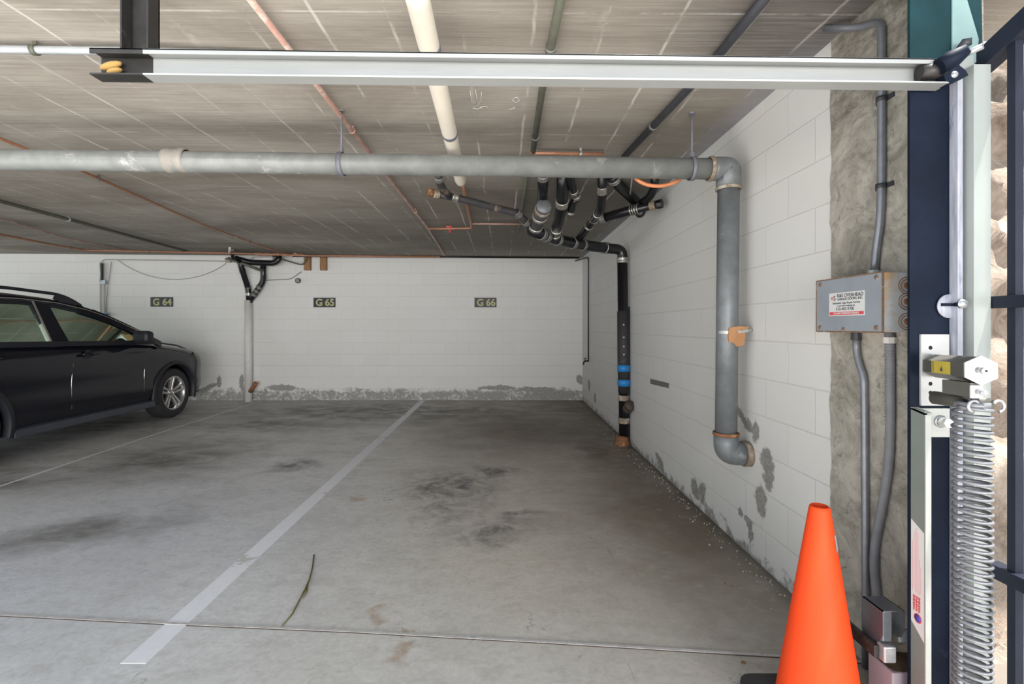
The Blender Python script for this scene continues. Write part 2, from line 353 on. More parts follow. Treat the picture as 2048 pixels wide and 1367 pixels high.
COPPER = simple('dull_copper', (0.42, 0.20, 0.12), 0.45, 0.35, 0.3, 20, (0.50, 0.33, 0.25), 0.58)
COPPERL = simple('pale_copper', (0.50, 0.30, 0.24), 0.5, 0.25, 0.2, 20, (0.55, 0.44, 0.38), 0.5)
CONDG = simple('dusty_green_conduit', (0.115, 0.115, 0.085), 0.55, 0.2, 0.3, 15)
CONDD = simple('dark_conduit', (0.050, 0.052, 0.062), 0.5, 0.2, 0.3, 15)
CONDB = simple('grey_conduit', (0.26, 0.27, 0.30), 0.4, 0.5, 0.25, 20, (0.16, 0.15, 0.15), 0.62)
CONDL = simple('light_conduit', (0.45, 0.48, 0.50), 0.4, 0.3, 0.2, 12)
BLACKP = simple('black_cast_pipe', (0.010, 0.010, 0.012), 0.30, 0.0, 0.4, 12, (0.05, 0.035, 0.025), 0.70, 0.15)
DUSTYP = simple('dusty_black_pipe', (0.055, 0.05, 0.055), 0.5, 0.0, 0.4, 12, (0.20, 0.15, 0.11), 0.56)
BAND = simple('steel_band', (0.50, 0.48, 0.44), 0.35, 0.7, 0.5, 50, (0.22, 0.16, 0.12), 0.62)
BANDD = simple('dull_band', (0.20, 0.195, 0.18), 0.5, 0.4, 0.4, 50, (0.10, 0.08, 0.07), 0.6)
RUST = simple('rusty_fitting', (0.30, 0.13, 0.055), 0.75, 0.1, 0.5, 25, (0.45, 0.26, 0.12), 0.55, 0.4)
RUSTRING = simple('rusty_ring', (0.30, 0.23, 0.165), 0.7, 0.1, 0.4, 30, (0.40, 0.37, 0.32), 0.50)
COUPL = simple('dusty_coupling', (0.33, 0.305, 0.27), 0.6, 0.1, 0.25, 14, (0.40, 0.30, 0.19), 0.62)
WOOD = simple('brown_wood', (0.32, 0.17, 0.075), 0.7, 0, 0.35, 8, None, stretch=(6, 6, 1))
CARDB = simple('orange_brown_wedge', (0.44, 0.22, 0.10), 0.8, 0, 0.25, 14)
FOAM = simple('yellow_brown_scrap', (0.45, 0.27, 0.08), 0.9, 0, 0.35, 18)
ORANGEH = simple('orange_tube', (0.62, 0.22, 0.09), 0.45, 0, 0.2, 20)
CONE = simple('orange_cone_plastic', (0.72, 0.058, 0.010), 0.6, 0, 0.10, 5, None, bmp=0.06, spec=0.2)
RUBBER = simple('black_rubber', (0.035, 0.033, 0.033), 0.7, 0, 0.35, 10, (0.09, 0.085, 0.08), 0.60)
TAPE = simple('blue_tape', (0.02, 0.22, 0.55), 0.5, 0, 0.15, 20)
BLUEC = simple('dark_blue_conduit', (0.012, 0.045, 0.09), 0.45, 0, 0.2, 15)
WHITEP = simple('white_painted_pipe', (0.66, 0.64, 0.62), 0.5, 0, 0.12, 9, (0.5, 0.45, 0.38), 0.66)
SIGNB = simple('sign_black', (0.030, 0.032, 0.040), 0.5, 0, 0.3, 18)
YELLOWL = simple('faded_yellow_lettering', (0.50, 0.48, 0.24), 0.6, 0, 0.3, 30)
WIRE = simple('grey_wire', (0.30, 0.29, 0.29), 0.6, 0, 0.1, 10)
BOXG = simple('grey_enamel_box', (0.27, 0.30, 0.335), 0.5, 0.15, 0.18, 9, (0.30, 0.17, 0.09), 0.72, 0.2)
BOXL = simple('pale_box_side', (0.55, 0.57, 0.58), 0.5, 0.15, 0.12, 8, (0.50, 0.34, 0.20), 0.43, 0.15)
RUSTE = simple('rust_trim', (0.20, 0.12, 0.075), 0.8, 0.1, 0.4, 30, (0.3, 0.28, 0.26), 0.55)
STICK = simple('white_sticker', (0.56, 0.56, 0.55), 0.5, 0, 0.05, 5, bmp=0)
INK = simple('black_ink', (0.06, 0.06, 0.075), 0.6, 0, 0.05, 5, bmp=0)
RED = simple('red_ink', (0.55, 0.06, 0.075), 0.55, 0, 0.1, 5, bmp=0)
BLUEI = simple('blue_ink', (0.06, 0.06, 0.35), 0.55, 0, 0.1, 5, bmp=0)
PINKI = simple('faded_red_print', (0.60, 0.36, 0.38), 0.6, 0, 0.1, 5, bmp=0)
YSTICK = simple('yellow_sticker', (0.55, 0.43, 0.06), 0.5, 0, 0.15, 14, (0.08, 0.07, 0.03), 0.67, bmp=0)
ARMG = simple('grey_brown_arm', (0.10, 0.097, 0.085), 0.5, 0.2, 0.2, 14)
ANGLE = simple('shaded_angle_leg', (0.19, 0.215, 0.20), 0.5, 0.2, 0.12, 8)  # grey-green steel of the side leg, its shade painted into the colour
ANGLEE = simple('lit_angle_edge', (0.48, 0.49, 0.46), 0.5, 0.1, 0.15, 14, (0.45, 0.36, 0.24), 0.68)  # same angle, paler where it faces the daylight; brightness painted in
WHITEM = simple('white_metal', (0.62, 0.62, 0.61), 0.4, 0.1, 0.05, 8)
SPRINGM = simple('zinc_spring', (0.20, 0.205, 0.22), 0.38, 0.25, 0.3, 14)
CHROME = simple('zinc_plated', (0.24, 0.255, 0.29), 0.25, 0.75, 0.3, 25)
BOLT = simple('zinc_bolt', (0.50, 0.50, 0.52), 0.3, 0.6, 0.3, 40)
HOLE = simple('hole_black', (0.01, 0.01, 0.01), 0.9, 0, 0.1, 5, bmp=0)
PINKB = simple('pinkish_painted_block', (0.42, 0.34, 0.38), 0.7, 0, 0.15, 12, (0.22, 0.17, 0.15), 0.70)
SOIL = simple('dirt', (0.10, 0.065, 0.035), 0.95, 0, 0.5, 40, (0.24, 0.17, 0.10), 0.58, 0.6)
JOINTP = simple('pale_joint_sealant', (0.52, 0.50, 0.48), 0.8, 0, 0.3, 30, (0.22, 0.16, 0.12), 0.60)
JOINTD = simple('dark_joint_dirt', (0.12, 0.085, 0.065), 0.9, 0, 0.4, 40)
TWIG = simple('olive_stem', (0.14, 0.115, 0.03), 0.7, 0, 0.3, 30)
LEAF = simple('dead_leaf', (0.32, 0.18, 0.07), 0.8, 0, 0.4, 30)
PEBBLE = simple('pale_grit', (0.48, 0.44, 0.38), 0.9, 0, 0.3, 30)
REDV = simple('red_valve', (0.60, 0.05, 0.06), 0.4, 0, 0.1, 10)
SCUFF = simple('grey_scuff', (0.32, 0.31, 0.33), 0.7, 0, 0.2, 20)
PAINT = simple('black_car_paint', (0.008, 0.009, 0.014), 0.13, 0.0, 0.1, 5, None, bmp=0, coat=0.0, spec=0.42)
CLAD = simple('dark_plastic_cladding', (0.018, 0.019, 0.024), 0.5, 0, 0.2, 20, spec=0.3)
SILL = simple('dusty_sill', (0.035, 0.040, 0.055), 0.45, 0, 0.2, 10)
TRIMGLINT = simple('bright_trim_and_glint', (0.55, 0.54, 0.52), 0.25, 0.8, 0.1, 10, bmp=0)  # bright trim, also used for the painted glints along the door gaps
TIRE = simple('tyre_rubber', (0.022, 0.022, 0.025), 0.75, 0, 0.3, 30)
ALLOY = simple('alloy_wheel', (0.55, 0.54, 0.53), 0.25, 0.85, 0.2, 9, bmp=0)
SEAT = simple('black_upholstery', (0.014, 0.014, 0.015), 0.8, 0, 0.2, 20)
LAMPG = simple('amber_headlight', (0.35, 0.25, 0.16), 0.15, 0.2, 0.2, 20, bmp=0)
GLASS = make_glass('car_glass', (0.80, 0.97, 0.86), 0.12)  # green and added reflectance stand in for foliage mirrored in the window
GLASSD = make_glass('tinted_car_glass', (0.20, 0.27, 0.23), 0.0)
STRAP = simple('perforated_strap', (0.55, 0.54, 0.52), 0.4, 0.6, 0.3, 60, (0.08, 0.08, 0.08), 0.55)
HOSE = simple('grey_flexible_conduit', (0.22, 0.22, 0.24), 0.6, 0, 0.2, 20)
FOLI = simple('dark_wire', (0.05, 0.05, 0.05), 0.6, 0, 0.2, 20)

# ------------------------------------------------------------------ mesh builder
class MB:
    def __init__(s): s.bm = bmesh.new(); s.mi = 0
    def _tag(s, faces, smooth=False):
        for f in faces: f.smooth = smooth; f.material_index = s.mi
    def box(s, a, b, mat=None):
        x0, y0, z0 = a; x1, y1, z1 = b
        v = [(x0,y0,z0),(x1,y0,z0),(x1,y1,z0),(x0,y1,z0),(x0,y0,z1),(x1,y0,z1),(x1,y1,z1),(x0,y1,z1)]
        if mat is not None: v = [mat @ Vector(p) for p in v]
        vs = [s.bm.verts.new(p) for p in v]
        fs = [s.bm.faces.new([vs[i] for i in q]) for q in ((0,3,2,1),(4,5,6,7),(0,1,5,4),(1,2,6,5),(2,3,7,6),(3,0,4,7))]
        s._tag(fs); return s
    def hexa(s, pts):
        vs = [s.bm.verts.new(p) for p in pts]
        s._tag([s.bm.faces.new([vs[i] for i in q]) for q in ((0,3,2,1),(4,5,6,7),(0,1,5,4),(1,2,6,5),(2,3,7,6),(3,0,4,7))]); return s
    def tube(s, pts, r, seg=16, cap=True, smooth=True):
        pts = [Vector(p) for p in pts]; n = len(pts)
        rs = r if isinstance(r, (list, tuple)) else [r]*n
        t = [(pts[min(i+1, n-1)]-pts[max(i-1, 0)]).normalized() for i in range(n)]
        up = Vector((0, 0, 1)) if abs(t[0].z) < 0.9 else Vector((0, 1, 0))
        u = t[0].cross(up).normalized(); rings = []
        for i in range(n):
            u = (u-t[i]*u.dot(t[i])).normalized(); v = t[i].cross(u)
            k = 1.0
            if 0 < i < n-1:
                a = (pts[i]-pts[i-1]).normalized(); c = a.dot(t[i]); k = 1/max(c, 0.5)
            rings.append([s.bm.verts.new(pts[i]+(u*math.cos(2*PI*j/seg)+v*math.sin(2*PI*j/seg))*rs[i]) for j in range(seg)])
        fs = []
        for i in range(n-1):
            for j in range(seg):
                fs.append(s.bm.faces.new((rings[i][j], rings[i][(j+1)%seg], rings[i+1][(j+1)%seg], rings[i+1][j])))
        s._tag(fs, smooth)
        if cap:
            s._tag([s.bm.faces.new(rings[0][::-1]), s.bm.faces.new(rings[-1])])
        return s
    def cyl(s, a, b, r, seg=20, smooth=True): return s.tube([a, b], r, seg, True, smooth)
    def lathe(s, prof, centre, axis=(0, 0, 1), seg=32, smooth=True, closed=False):
        """prof: list of (radius, distance along axis)"""
        ax = Vector(axis).normalized(); c = Vector(centre)
        up = Vector((0, 0, 1)) if abs(ax.z) < 0.9 else Vector((1, 0, 0))
        u = ax.cross(up).normalized(); v = ax.cross(u); rings = []
        for (r, h) in prof:
            if r < 1e-6: rings.append([s.bm.verts.new(c+ax*h)])
            else: rings.append([s.bm.verts.new(c+ax*h+(u*math.cos(2*PI*j/seg)+v*math.sin(2*PI*j/seg))*r) for j in range(seg)])
        m = len(rings); fs = []
        for i in range(m if closed else m-1):
            A, B = rings[i], rings[(i+1) % m]
            for j in range(seg):
                k = (j+1) % seg
                if len(A) == 1 and len(B) == 1: continue
                if len(A) == 1: fs.append(s.bm.faces.new((A[0], B[k], B[j])))
                elif len(B) == 1: fs.append(s.bm.faces.new((A[j], A[k], B[0])))
                else: fs.append(s.bm.faces.new((A[j], A[k], B[k], B[j])))
        s._tag(fs, smooth); return s
    def prism(s, poly, vec, smooth=False):
        """poly: 3D outline, extruded by vec"""
        vec = Vector(vec); a = [s.bm.verts.new(Vector(p)) for p in poly]; b = [s.bm.verts.new(Vector(p)+vec) for p in poly]
        n = len(a); fs = [s.bm.faces.new(a[::-1]), s.bm.faces.new(b)]
        s._tag(fs); s._tag([s.bm.faces.new((a[i], a[(i+1)%n], b[(i+1)%n], b[i])) for i in range(n)], smooth); return s
    def grid(s, rows, smooth=True, close=False):
        R = [[s.bm.verts.new(Vector(p)) for p in r] for r in rows]; fs = []
        for i in range(len(R)-1):
            for j in range(len(R[0])-1): fs.append(s.bm.faces.new((R[i][j], R[i][j+1], R[i+1][j+1], R[i+1][j])))
        s._tag(fs, smooth); return s
    def build(s, name, mat, parent=None, bevel=0.0, seg=2):
        bmesh.ops.recalc_face_normals(s.bm, faces=s.bm.faces)
        me = bpy.data.meshes.new(name); s.bm.to_mesh(me); s.bm.free()
        for m in (mat if isinstance(mat, list) else [mat]): me.materials.append(m)
        o = bpy.data.objects.new(name, me); COL.objects.link(o)
        if parent is not None: o.parent = parent
        if bevel:
            b = o.modifiers.new('bevel', 'BEVEL'); b.width = bevel; b.segments = seg; b.limit_method = 'ANGLE'; b.angle_limit = math.radians(40)
        return o
def rnd(pts, r=0.05, k=6):
    """polyline with its corners rounded"""
    pts = [Vector(p) for p in pts]; out = [pts[0]]
    for i in range(1, len(pts)-1):
        a, b, c = pts[i-1], pts[i], pts[i+1]
        d = min(r, (a-b).length*0.48, (c-b).length*0.48)
        p, q = b+(a-b).normalized()*d, b+(c-b).normalized()*d
        for j in range(k+1):
            t = j/k; out.append(p*(1-t)**2+b*2*t*(1-t)+q*t*t)
    out.append(pts[-1]); return out
def tag(o, label, cat, group=None, kind=None):
    o['label'] = label; o['category'] = cat
    if group: o['group'] = group
    if kind: o['kind'] = kind
    return o
def thing(name, label, cat, loc=(0, 0, 0), group=None):
    """an Empty at the thing's base; parts are built in world metres and hung under it"""
    o = bpy.data.objects.new(name, None); COL.objects.link(o); o.location = loc; o.empty_display_size = 0.1
    return tag(o, label, cat, group)
def part(mb, name, mat, parent, bevel=0.0, label=None):
    o = mb.build(name, mat, None, bevel)
    o.parent = parent
    o.matrix_parent_inverse = Matrix.Translation(-parent.location)
    if label: o['label'] = label
    return o
def struct(mb, name, mat):
    o = mb.build(name, mat); o['kind'] = 'structure'; return o
def text(parent, name, body, size, origin, right, up, mat, align='CENTER', depth=0.0006, bold=0.0, label=None):
    cu = bpy.data.curves.new(name, 'FONT'); cu.body = body; cu.size = size; cu.align_x = align; cu.align_y = 'CENTER'
    cu.extrude = depth; cu.offset = bold
    tmp = bpy.data.objects.new('tmp', cu); COL.objects.link(tmp)
    dg = bpy.context.evaluated_depsgraph_get(); me = bpy.data.meshes.new_from_object(tmp.evaluated_get(dg))
    bpy.data.objects.remove(tmp)
    R = Vector(right).normalized(); U = Vector(up).normalized(); Nn = R.cross(U)
    M = Matrix.Translation(Vector(origin)) @ Matrix((( R.x, U.x, Nn.x), (R.y, U.y, Nn.y), (R.z, U.z, Nn.z))).to_4x4()
    me.transform(M); me.materials.clear(); me.materials.append(mat)
    o = bpy.data.objects.new(name, me); COL.objects.link(o); o.parent = parent
    o.matrix_parent_inverse = Matrix.Translation(-parent.location)
    if label: o['label'] = label
    return o

# ================================================================== the setting
YB = 8.41; XR = 1.40; XL = -14.0
struct(MB().box((XL, -10, -0.2), (6, YB, 0)), 'floor', FLOOR)
m = MB()
def slab(m, x0, x1, y0, y1, t=0.3):
    m.hexa([(x0,y0,ceil_z(x0)),(x1,y0,ceil_z(x1)),(x1,y1,ceil_z(x1)),(x0,y1,ceil_z(x0)),
            (x0,y0,ceil_z(x0)+t),(x1,y0,ceil_z(x1)+t),(x1,y1,ceil_z(x1)+t),(x0,y1,ceil_z(x0)+t)])
slab(m, XL, 1.56, 1.35, YB+0.2); slab(m, 1.56, 4.5, 1.70, 2.03)
struct(m, 'ceiling', CEIL)
struct(MB().box((XL, YB, -0.2), (XR+0.2, YB+0.2, 2.615)), 'wall_back', WALLB)
struct(MB().box((XR, 2.035, -0.2), (XR+0.2, YB, 2.512)), 'wall_right', WALLR)
# concrete pillar that ends the block wall; slightly proud with a ragged edge
m = MB(); n = 120; rows = []
for i in range(n+1):
    z = 2.51*i/n; e = 2.035+0.004*math.sin(i*0.31)+0.003*math.sin(i*0.83+1)+random.uniform(-.002, .003)
    rows.append([(XR+0.21, e+0.0, z), (XR-0.004, e, z), (XR-0.006, 1.82, z), (XR-0.006, 1.60, z), (XR+0.21, 1.60, z)])
m.grid(rows, False)
pil = m.build('concrete_pillar', PILLAR)
tag(pil, 'weathered bare concrete pillar at the near end of the white block wall', 'pillar')

# pale rock outside, leaned back so that the sun lights it
def bump3(x, z): return 0.10*math.sin(3.1*x+2.0*z)+0.07*math.sin(7.3*x-5.1*z+1)+0.05*math.sin(13*z+4*x)+0.03*math.sin(21*x+17*z)
m = MB(); rows = []
for i in range(58):
    z = -0.2+i*0.064
    rows.append([(1.72+j*0.07, 1.76+max(z, 0)*0.58+bump3(1.7+j*0.07, z)+random.uniform(-.02, .02), z) for j in range(46)])
m.grid(rows)
rk = struct(m, 'ground_rock_slope', ROCK)

# ================================================================== floor markings
def ribbon(m, pts, wdt, z, th=0.0015):
    for (a, b) in zip(pts[:-1], pts[1:]):
        a = Vector((*a, 0)); b = Vector((*b, 0)); d = (b-a).normalized(); nrm = Vector((-d.y, d.x, 0))*wdt/2
        m.hexa([a-nrm+Vector((0,0,z)), b-nrm+Vector((0,0,z)), b+nrm+Vector((0,0,z)), a+nrm+Vector((0,0,z)), a-nrm+Vector((0,0,z+th)), b-nrm+Vector((0,0,z+th)), b+nrm+Vector((0,0,z+th)), a+nrm+Vector((0,0,z+th))])
a, b_ = floor_at(266, 1326), floor_at(845, 801)
m = MB(); ribbon(m, [a, b_], 0.098, 0.0002)
tag(m.build('parking_line', STRIPE), 'wide worn white stripe painted on the floor between the two empty bays', 'parking line')
m = MB(); ribbon(m, [floor_at(-60, 992), floor_at(300, 871), floor_at(522, 801)], 0.022, 0.0002)
tag(m.build('parking_line', STRIPE2), 'thin white line on the floor beside the black car', 'parking line')
jp = [floor_at(-300, 1216), floor_at(0, 1229), floor_at(330, 1246), floor_at(700, 1262), floor_at(1100, 1284), floor_at(1560, 1312)]
jp[0] = (jp[1][0]+(jp[1][0]-jp[2][0])*2.0, jp[1][1]+(jp[1][1]-jp[2][1])*2.0); jp.append((1.40, jp[-1][1]+(jp[-1][1]-jp[-2][1])*0.4))
m = MB(); ribbon(m, jp, 0.013, 0.0004, 0.003)
j = m.build('expansion_joint', JOINTP); tag(j, 'pale sealed joint running across the concrete floor in the foreground', 'floor joint')
m = MB(); ribbon(m, [(x, y-0.009) for x, y in jp], 0.005, 0.0006, 0.001); part(m, 'dirt_line', JOINTD, j)

# ================================================================== horizontal galvanized channel (gate header)
CYY = 1.39
XLc, XRc = W(178, 95, CYY).x, W(1905, 117, CYY).x
def chz(x, top):   # heights of the channel along its length
    t = (x-XLc)/(XRc-XLc)
    k = CYY/F
    return EYE+k*((558+(536-558)*t) if top else (505+(487-505)*t))
def channel(x0, x1, x0f=None):
    m = MB(); x0f = x0 if x0f is None else x0f
    def bar(y0, y1, zt0, zt1, zb0, zb1):
        m.hexa([(x0,y0,zb0),(x1,y0,zb1),(x1,y1,zb1),(x0,y1,zb0),(x0,y0,zt0),(x1,y0,zt1),(x1,y1,zt1),(x0,y1,zt0)])
    t0, t1, b0, b1 = chz(x0, 1), chz(x1, 1), chz(x0, 0), chz(x1, 0)
    bar(1.390, 1.437, t0, t1, t0-0.005, t1-0.005)          # top flange
    bar(1.390, 1.395, t0, t1, t0-0.015, t1-0.015)          # turned-down lip
    bar(1.390, 1.437, b0+0.005, b1+0.005, b0, b1)          # bottom flange
    bar(1.432, 1.437, t0-0.005, t1-0.005, b0+0.005, b1+0.005)  # web
    return m
xs = W(285, 100, CYY).x
ch = thing('steel_channel', 'long galvanized C-shaped steel track spanning the opening below the ceiling', 'steel channel', (0, 1.41, 2.0))
part(channel(xs, XRc-0.006), 'channel', CHAN, ch, 0.001)
part(channel(XLc, xs), 'end_section', DARKST, ch, 0.001, 'blackened end section of the steel channel')
m = MB(); hx = W(240, 0, CYY).x; hz = chz(hx, 1)
m.box((hx, 1.390, hz), (hx+0.005, 1.437, 2.53)); m.box((hx, 1.432, hz), (hx+0.082, 1.437, 2.53)); m.box((hx+0.077, 1.39, hz), (hx+0.082, 1.437, 2.53))
part(m, 'hanger', DARKST, ch, 0.0, 'dark hanger post holding the channel to the ceiling')
for (px, py, s_) in ((222, 131, 1.0), (229, 142, 0.7)):
    m = MB(); c = W(px, py, 1.413)
    bmesh.ops.create_icosphere(m.bm, subdivisions=2, radius=1, matrix=Matrix.Translation(c) @ Matrix.Rotation(-0.25, 4, 'Y') @ Matrix.Diagonal((0.034*s_, 0.012, 0.011*s_, 1)))
    for f in m.bm.faces: f.smooth = True
    tag(m.build('wood_scrap', FOAM), 'yellow-brown scrap lodged in the black end of the channel, %s one' % ('upper larger' if s_ == 1 else 'lower smaller'), 'scrap')

# ================================================================== galvanized drain pipe
GY = 2.72
gz = lambda px: EYE+(CY-(319+19*px/1430))*GY/F
pipe = thing('galvanized_pipe', 'large grey galvanized drain pipe crossing under the ceiling and dropping down the white wall', 'pipe', (1.29, GY, 0.57))
p0 = W(-1300, 301.7, GY); p1 = W(1425, 337.5, GY)
xv = W(1457, 400, GY).x
R = 0.0585
part(MB().tube([p0, p1], R, 28), 'horizontal_pipe', GALV, pipe)
el = [p1+Vector((-0.01, 0, 0)), p1+Vector((0.04, 0, 0)), Vector((xv, GY, p1.z)), Vector((xv, GY, p1.z-0.115))]
part(MB().tube(rnd(el, 0.085, 8), R*1.13, 28), 'elbow', GALVD, pipe)
xb = W(1452, 800, GY).x
zb = W(0, 868, GY).z
part(MB().tube([(xv, GY, p1.z-0.11), (xb, GY, zb-0.01)], R, 28), 'vertical_pipe', GALVD, pipe)
zz = W(0, 905, GY).z
part(MB().tube(rnd([(xb, GY, zb), (xb, GY, zz), (XR-0.02, GY, zz-0.005)], 0.09, 8), R*1.12, 28), 'elbow', GALVD, pipe)
part(MB().tube([(XR-0.035, GY, zz-0.005), (XR+0.01, GY, zz-0.005)], R*1.22, 28), 'wall_collar', RUSTRING, pipe)
def ring(c, ax, r, wd, mat, par, name='joint_ring', label=None):
    c = Vector(c); ax = Vector(ax).normalized()
    return part(MB().lathe([(r*0.9, -wd/2), (r, -wd/2), (r*1.02, -wd/4), (r*1.02, wd/4), (r, wd/2), (r*0.9, wd/2)], c, ax, 28), name, mat, par, 0, label)
ring(p1+Vector((-0.012, 0, 0)), (1, 0, 0), R*1.17, 0.022, RUSTRING, pipe, label='rusty joint ring')
ring((xv, GY, p1.z-0.112), (0, 0, 1), R*1.17, 0.018, RUSTRING, pipe, label='rusty joint ring')
ring((xb, GY, zb+0.004), (0, 0, 1), R*1.19, 0.018, RUST, pipe, label='rusty joint ring')
cpl = W(354, 321, GY)
part(MB().lathe([(R, -0.062), (R*1.14, -0.058), (R*1.18, -0.03), (R*1.08, -0.012), (R*1.08, 0.014), (R*1.17, 0.03), (R*1.14, 0.058), (R, 0.062)], cpl, (1, 0, 0.013), 28), 'coupling', COUPL, pipe)
for px, top in ((683, (703, 205)), (1384, (1372, 243))):
    c = W(px, 319+19*px/1430, GY)
    h = thing('pipe_hanger', 'blue-grey clevis hanger on the galvanized pipe, %s' % ('left one near the copper pipe' if px < 1000 else 'right one beside the elbow'), 'pipe hanger', c, 'hangers of the galvanized pipe')
    m = MB(); R2 = R+0.004; seg = 24
    prof = [(R2, -0.013), (R2+0.004, -0.013), (R2+0.004, 0.013), (R2, 0.013)]
    m.lathe(prof, c, (1, 0, 0), 28, closed=True); part(m, 'strap_loop', BANDG, h)
    m = MB(); ct = Vector((c.x, GY, ceil_z(c.x)+0.01)); ctp = C(*top, 0.0); ctp = Vector((c.x, GY, ctp.z if False else ceil_z(c.x)+0.01))
    m.cyl(c+Vector((0, 0, R2)), ctp, 0.006, 10); m.cyl(c+Vector((0, 0, R2)), c+Vector((0, 0, R2+0.03)), 0.014, 6, False)
    m.cyl(ctp-Vector((0, 0, 0.02)), ctp, 0.016, 12)
    part(m, 'rod', BANDG, h)
# wedge and strap on the vertical pipe
wd = W(1477, 672, GY-0.05)
m = MB(); ol = [(1459, 655), (1474, 652), (1499, 653), (1490, 664), (1491, 671), (1488, 690), (1474, 693), (1467, 685), (1458, 683), (1457, 668)]
m.prism([W(x, y, GY-0.066) for x, y in ol], (0, 0.012, 0)); 
m2 = m.build('wooden_wedge', CARDB); tag(m2, 'orange-brown scrap wedged behind a strap on the upright galvanized pipe', 'wedge')
m = MB(); arc = [(xv-0.004+(R+0.004)*math.cos(t), GY+(R+0.004)*math.sin(t)) for t in [PI+0.3+i*(PI-0.95)/10 for i in range(11)]]
zs = W(0, 664, GY).z
arc = [(x, y, zs) for x, y in arc]+[tuple(W(1477, 663, GY-0.070)), tuple(W(1496, 661, GY-0.069)), tuple(W(1516, 657, GY-0.01))]
for a, b in zip(arc[:-1], arc[1:]):
    a, b = Vector(a), Vector(b); n_ = (b-a).cross(Vector((0, 0, 1))).normalized()*0.001; u = Vector((0, 0, 0.008))
    m.hexa([a-n_-u, b-n_-u, b+n_-u, a+n_-u, a-n_+u, b-n_+u, b+n_+u, a+n_+u])
tag(m.build('metal_strap', STRAP), 'perforated metal strap wrapped round the upright galvanized pipe', 'strap')
# grey strip on the wall
m = MB(); q = [(1301, 757), (1338, 766), (1338, 776), (1301, 767)]
m.prism([(XR-0.003, wy(x), wz(x, y)) for x, y in q], (0.004, 0, 0))
tag(m.build('metal_strip', simple('grey_strip', (0.16, 0.165, 0.16), 0.5, 0.2)), 'short grey metal strip fixed to the white wall between the two downpipes', 'strip')

# ================================================================== pipes and conduits under the ceiling
t = thing('cream_pipe', 'thick cream plastic pipe running back under the ceiling', 'pipe', C(905, 260, 0.12))
cp = [(-0.291, 1.5, 2.408), W(836, 0, 1.60), W(921, 358, 3.32), W(922, 366, 3.36)]
part(MB().tube(cp, [0.0415]*3+[0.03], 24), 'pipe', CREAM, t)
def along(a, b, y): k = (y-a.y)/(b.y-a.y); return a+(b-a)*k
d = (Vector(cp[2])-Vector(cp[1])).normalized()
for yy, wdt in ((1.855, 0.035), (2.60, 0.032)):
    ring(along(Vector(cp[1]), Vector(cp[2]), yy), d, 0.0435, wdt, BANDG, t, 'tape_band', 'grey band round the pipe')
def run(name, label, cat, pts, r, mat, clips=(), clipmat=None, seg=12, extend=None, bend=0.06, group=None):
    pts = [Vector(p) for p in pts]
    if extend is not None:
        a, b = pts[0], pts[1]; d = (a-b).normalized(); k = (extend-a.y)/d.y if abs(d.y) > 1e-4 else 0; pts[0] = a+d*k
    t = thing(name, label, cat, pts[len(pts)//2], group)
    part(MB().tube(rnd(pts, bend, 5), r, seg), 'pipe' if 'pipe' in name or 'hose' in name else 'tube', mat, t)
    for (px, py) in clips:
        # a hoop round the pipe at the point nearest this place, with a stem to the ceiling
        best = None
        for a, b in zip(pts[:-1], pts[1:]):
            for i in range(40):
                p = a+(b-a)*(i/39); 
                if p.y < 0.3: continue
                X = CX+p.x*F/p.y; Y = CY-(p.z-EYE)*F/p.y; dd = (X-px)**2+(Y-py)**2
                if best is None or dd < best[0]: best = (dd, p, (b-a).normalized())
        p, dr = best[1], best[2]
        m = MB().lathe([(r, -0.01), (r+0.006, -0.01), (r+0.006, 0.01), (r, 0.01)], p, dr, 16, closed=True)
        m.box((p.x-0.008, p.y-0.002, p.z+r), (p.x+0.008, p.y+0.002, ceil_z(p.x)))
        part(m, 'clip', clipmat or BANDD, t)
    return t
run('copper_pipe', 'pale copper pipe slanting across the ceiling, crossing the steel channel left of the cream pipe', 'pipe',
    [C(500, -2), C(705, 262), C(855, 455), C(889, 510)], 0.0135, COPPERL, [(707, 262), (600, 120), (830, 425)], COPPERL, extend=1.5)
run('copper_pipe', 'thin copper pipe slanting over the parked car towards the left pipe cluster', 'pipe',
    [C(-700, 0), C(160, 340), C(400, 447), C(530, 495), C(583, 508)], 0.011, COPPER, [(197, 352), (500, 484)])
run('copper_pipe', 'copper pipe along the top of the back wall above the parking signs', 'pipe',
    [C(-700, 330, 0.05), C(100, 488, 0.05), C(172, 500, 0.05), C(460, 506, 0.06), C(620, 511, 0.06), C(880, 513, 0.06)], 0.016, COPPER, [(140, 493), (300, 505)])
run('steel_conduit', 'brownish conduit on the ceiling at far left above the car roof', 'conduit',
    [C(-700, 203, 0.03), C(0, 402, 0.03), C(140, 439, 0.03), C(375, 503, 0.03)], 0.019, CONDG, [(138, 438)], CONDL)
run('steel_conduit', 'thin pale conduit on the ceiling nearest the far left edge', 'conduit',
    [C(-500, 272, 0.02), C(0, 436, 0.02), C(130, 476, 0.02), C(255, 500, 0.02)], 0.010, COPPERL)
run('green_conduit', 'dusty green-brown pipe on the ceiling right of the cream pipe', 'conduit',
    [C(1121, 0, 0.035), C(1085, 175, 0.035), C(1066, 303, 0.035)], 0.0185, CONDG, [(1107, 95), (1065, 275)], extend=1.5)
run('dark_conduit', 'dark blue-grey pipe slanting across the ceiling near the right-hand wall', 'conduit',
    [C(1527, 0, 0.03), C(1440, 107, 0.03), C(1370, 185, 0.03), C(1247, 315, 0.03)], 0.021, CONDD, [(1310, 255)], extend=1.5)
run('light_conduit', 'pale grey conduit along the ceiling, running in behind the left end of the channel', 'conduit',
    [C(-1600, 92, 0.04), C(0, 99, 0.04), C(300, 103, 0.04), C(700, 120, 0.03)], 0.0165, CONDL, [(66, 98)], CONDG)
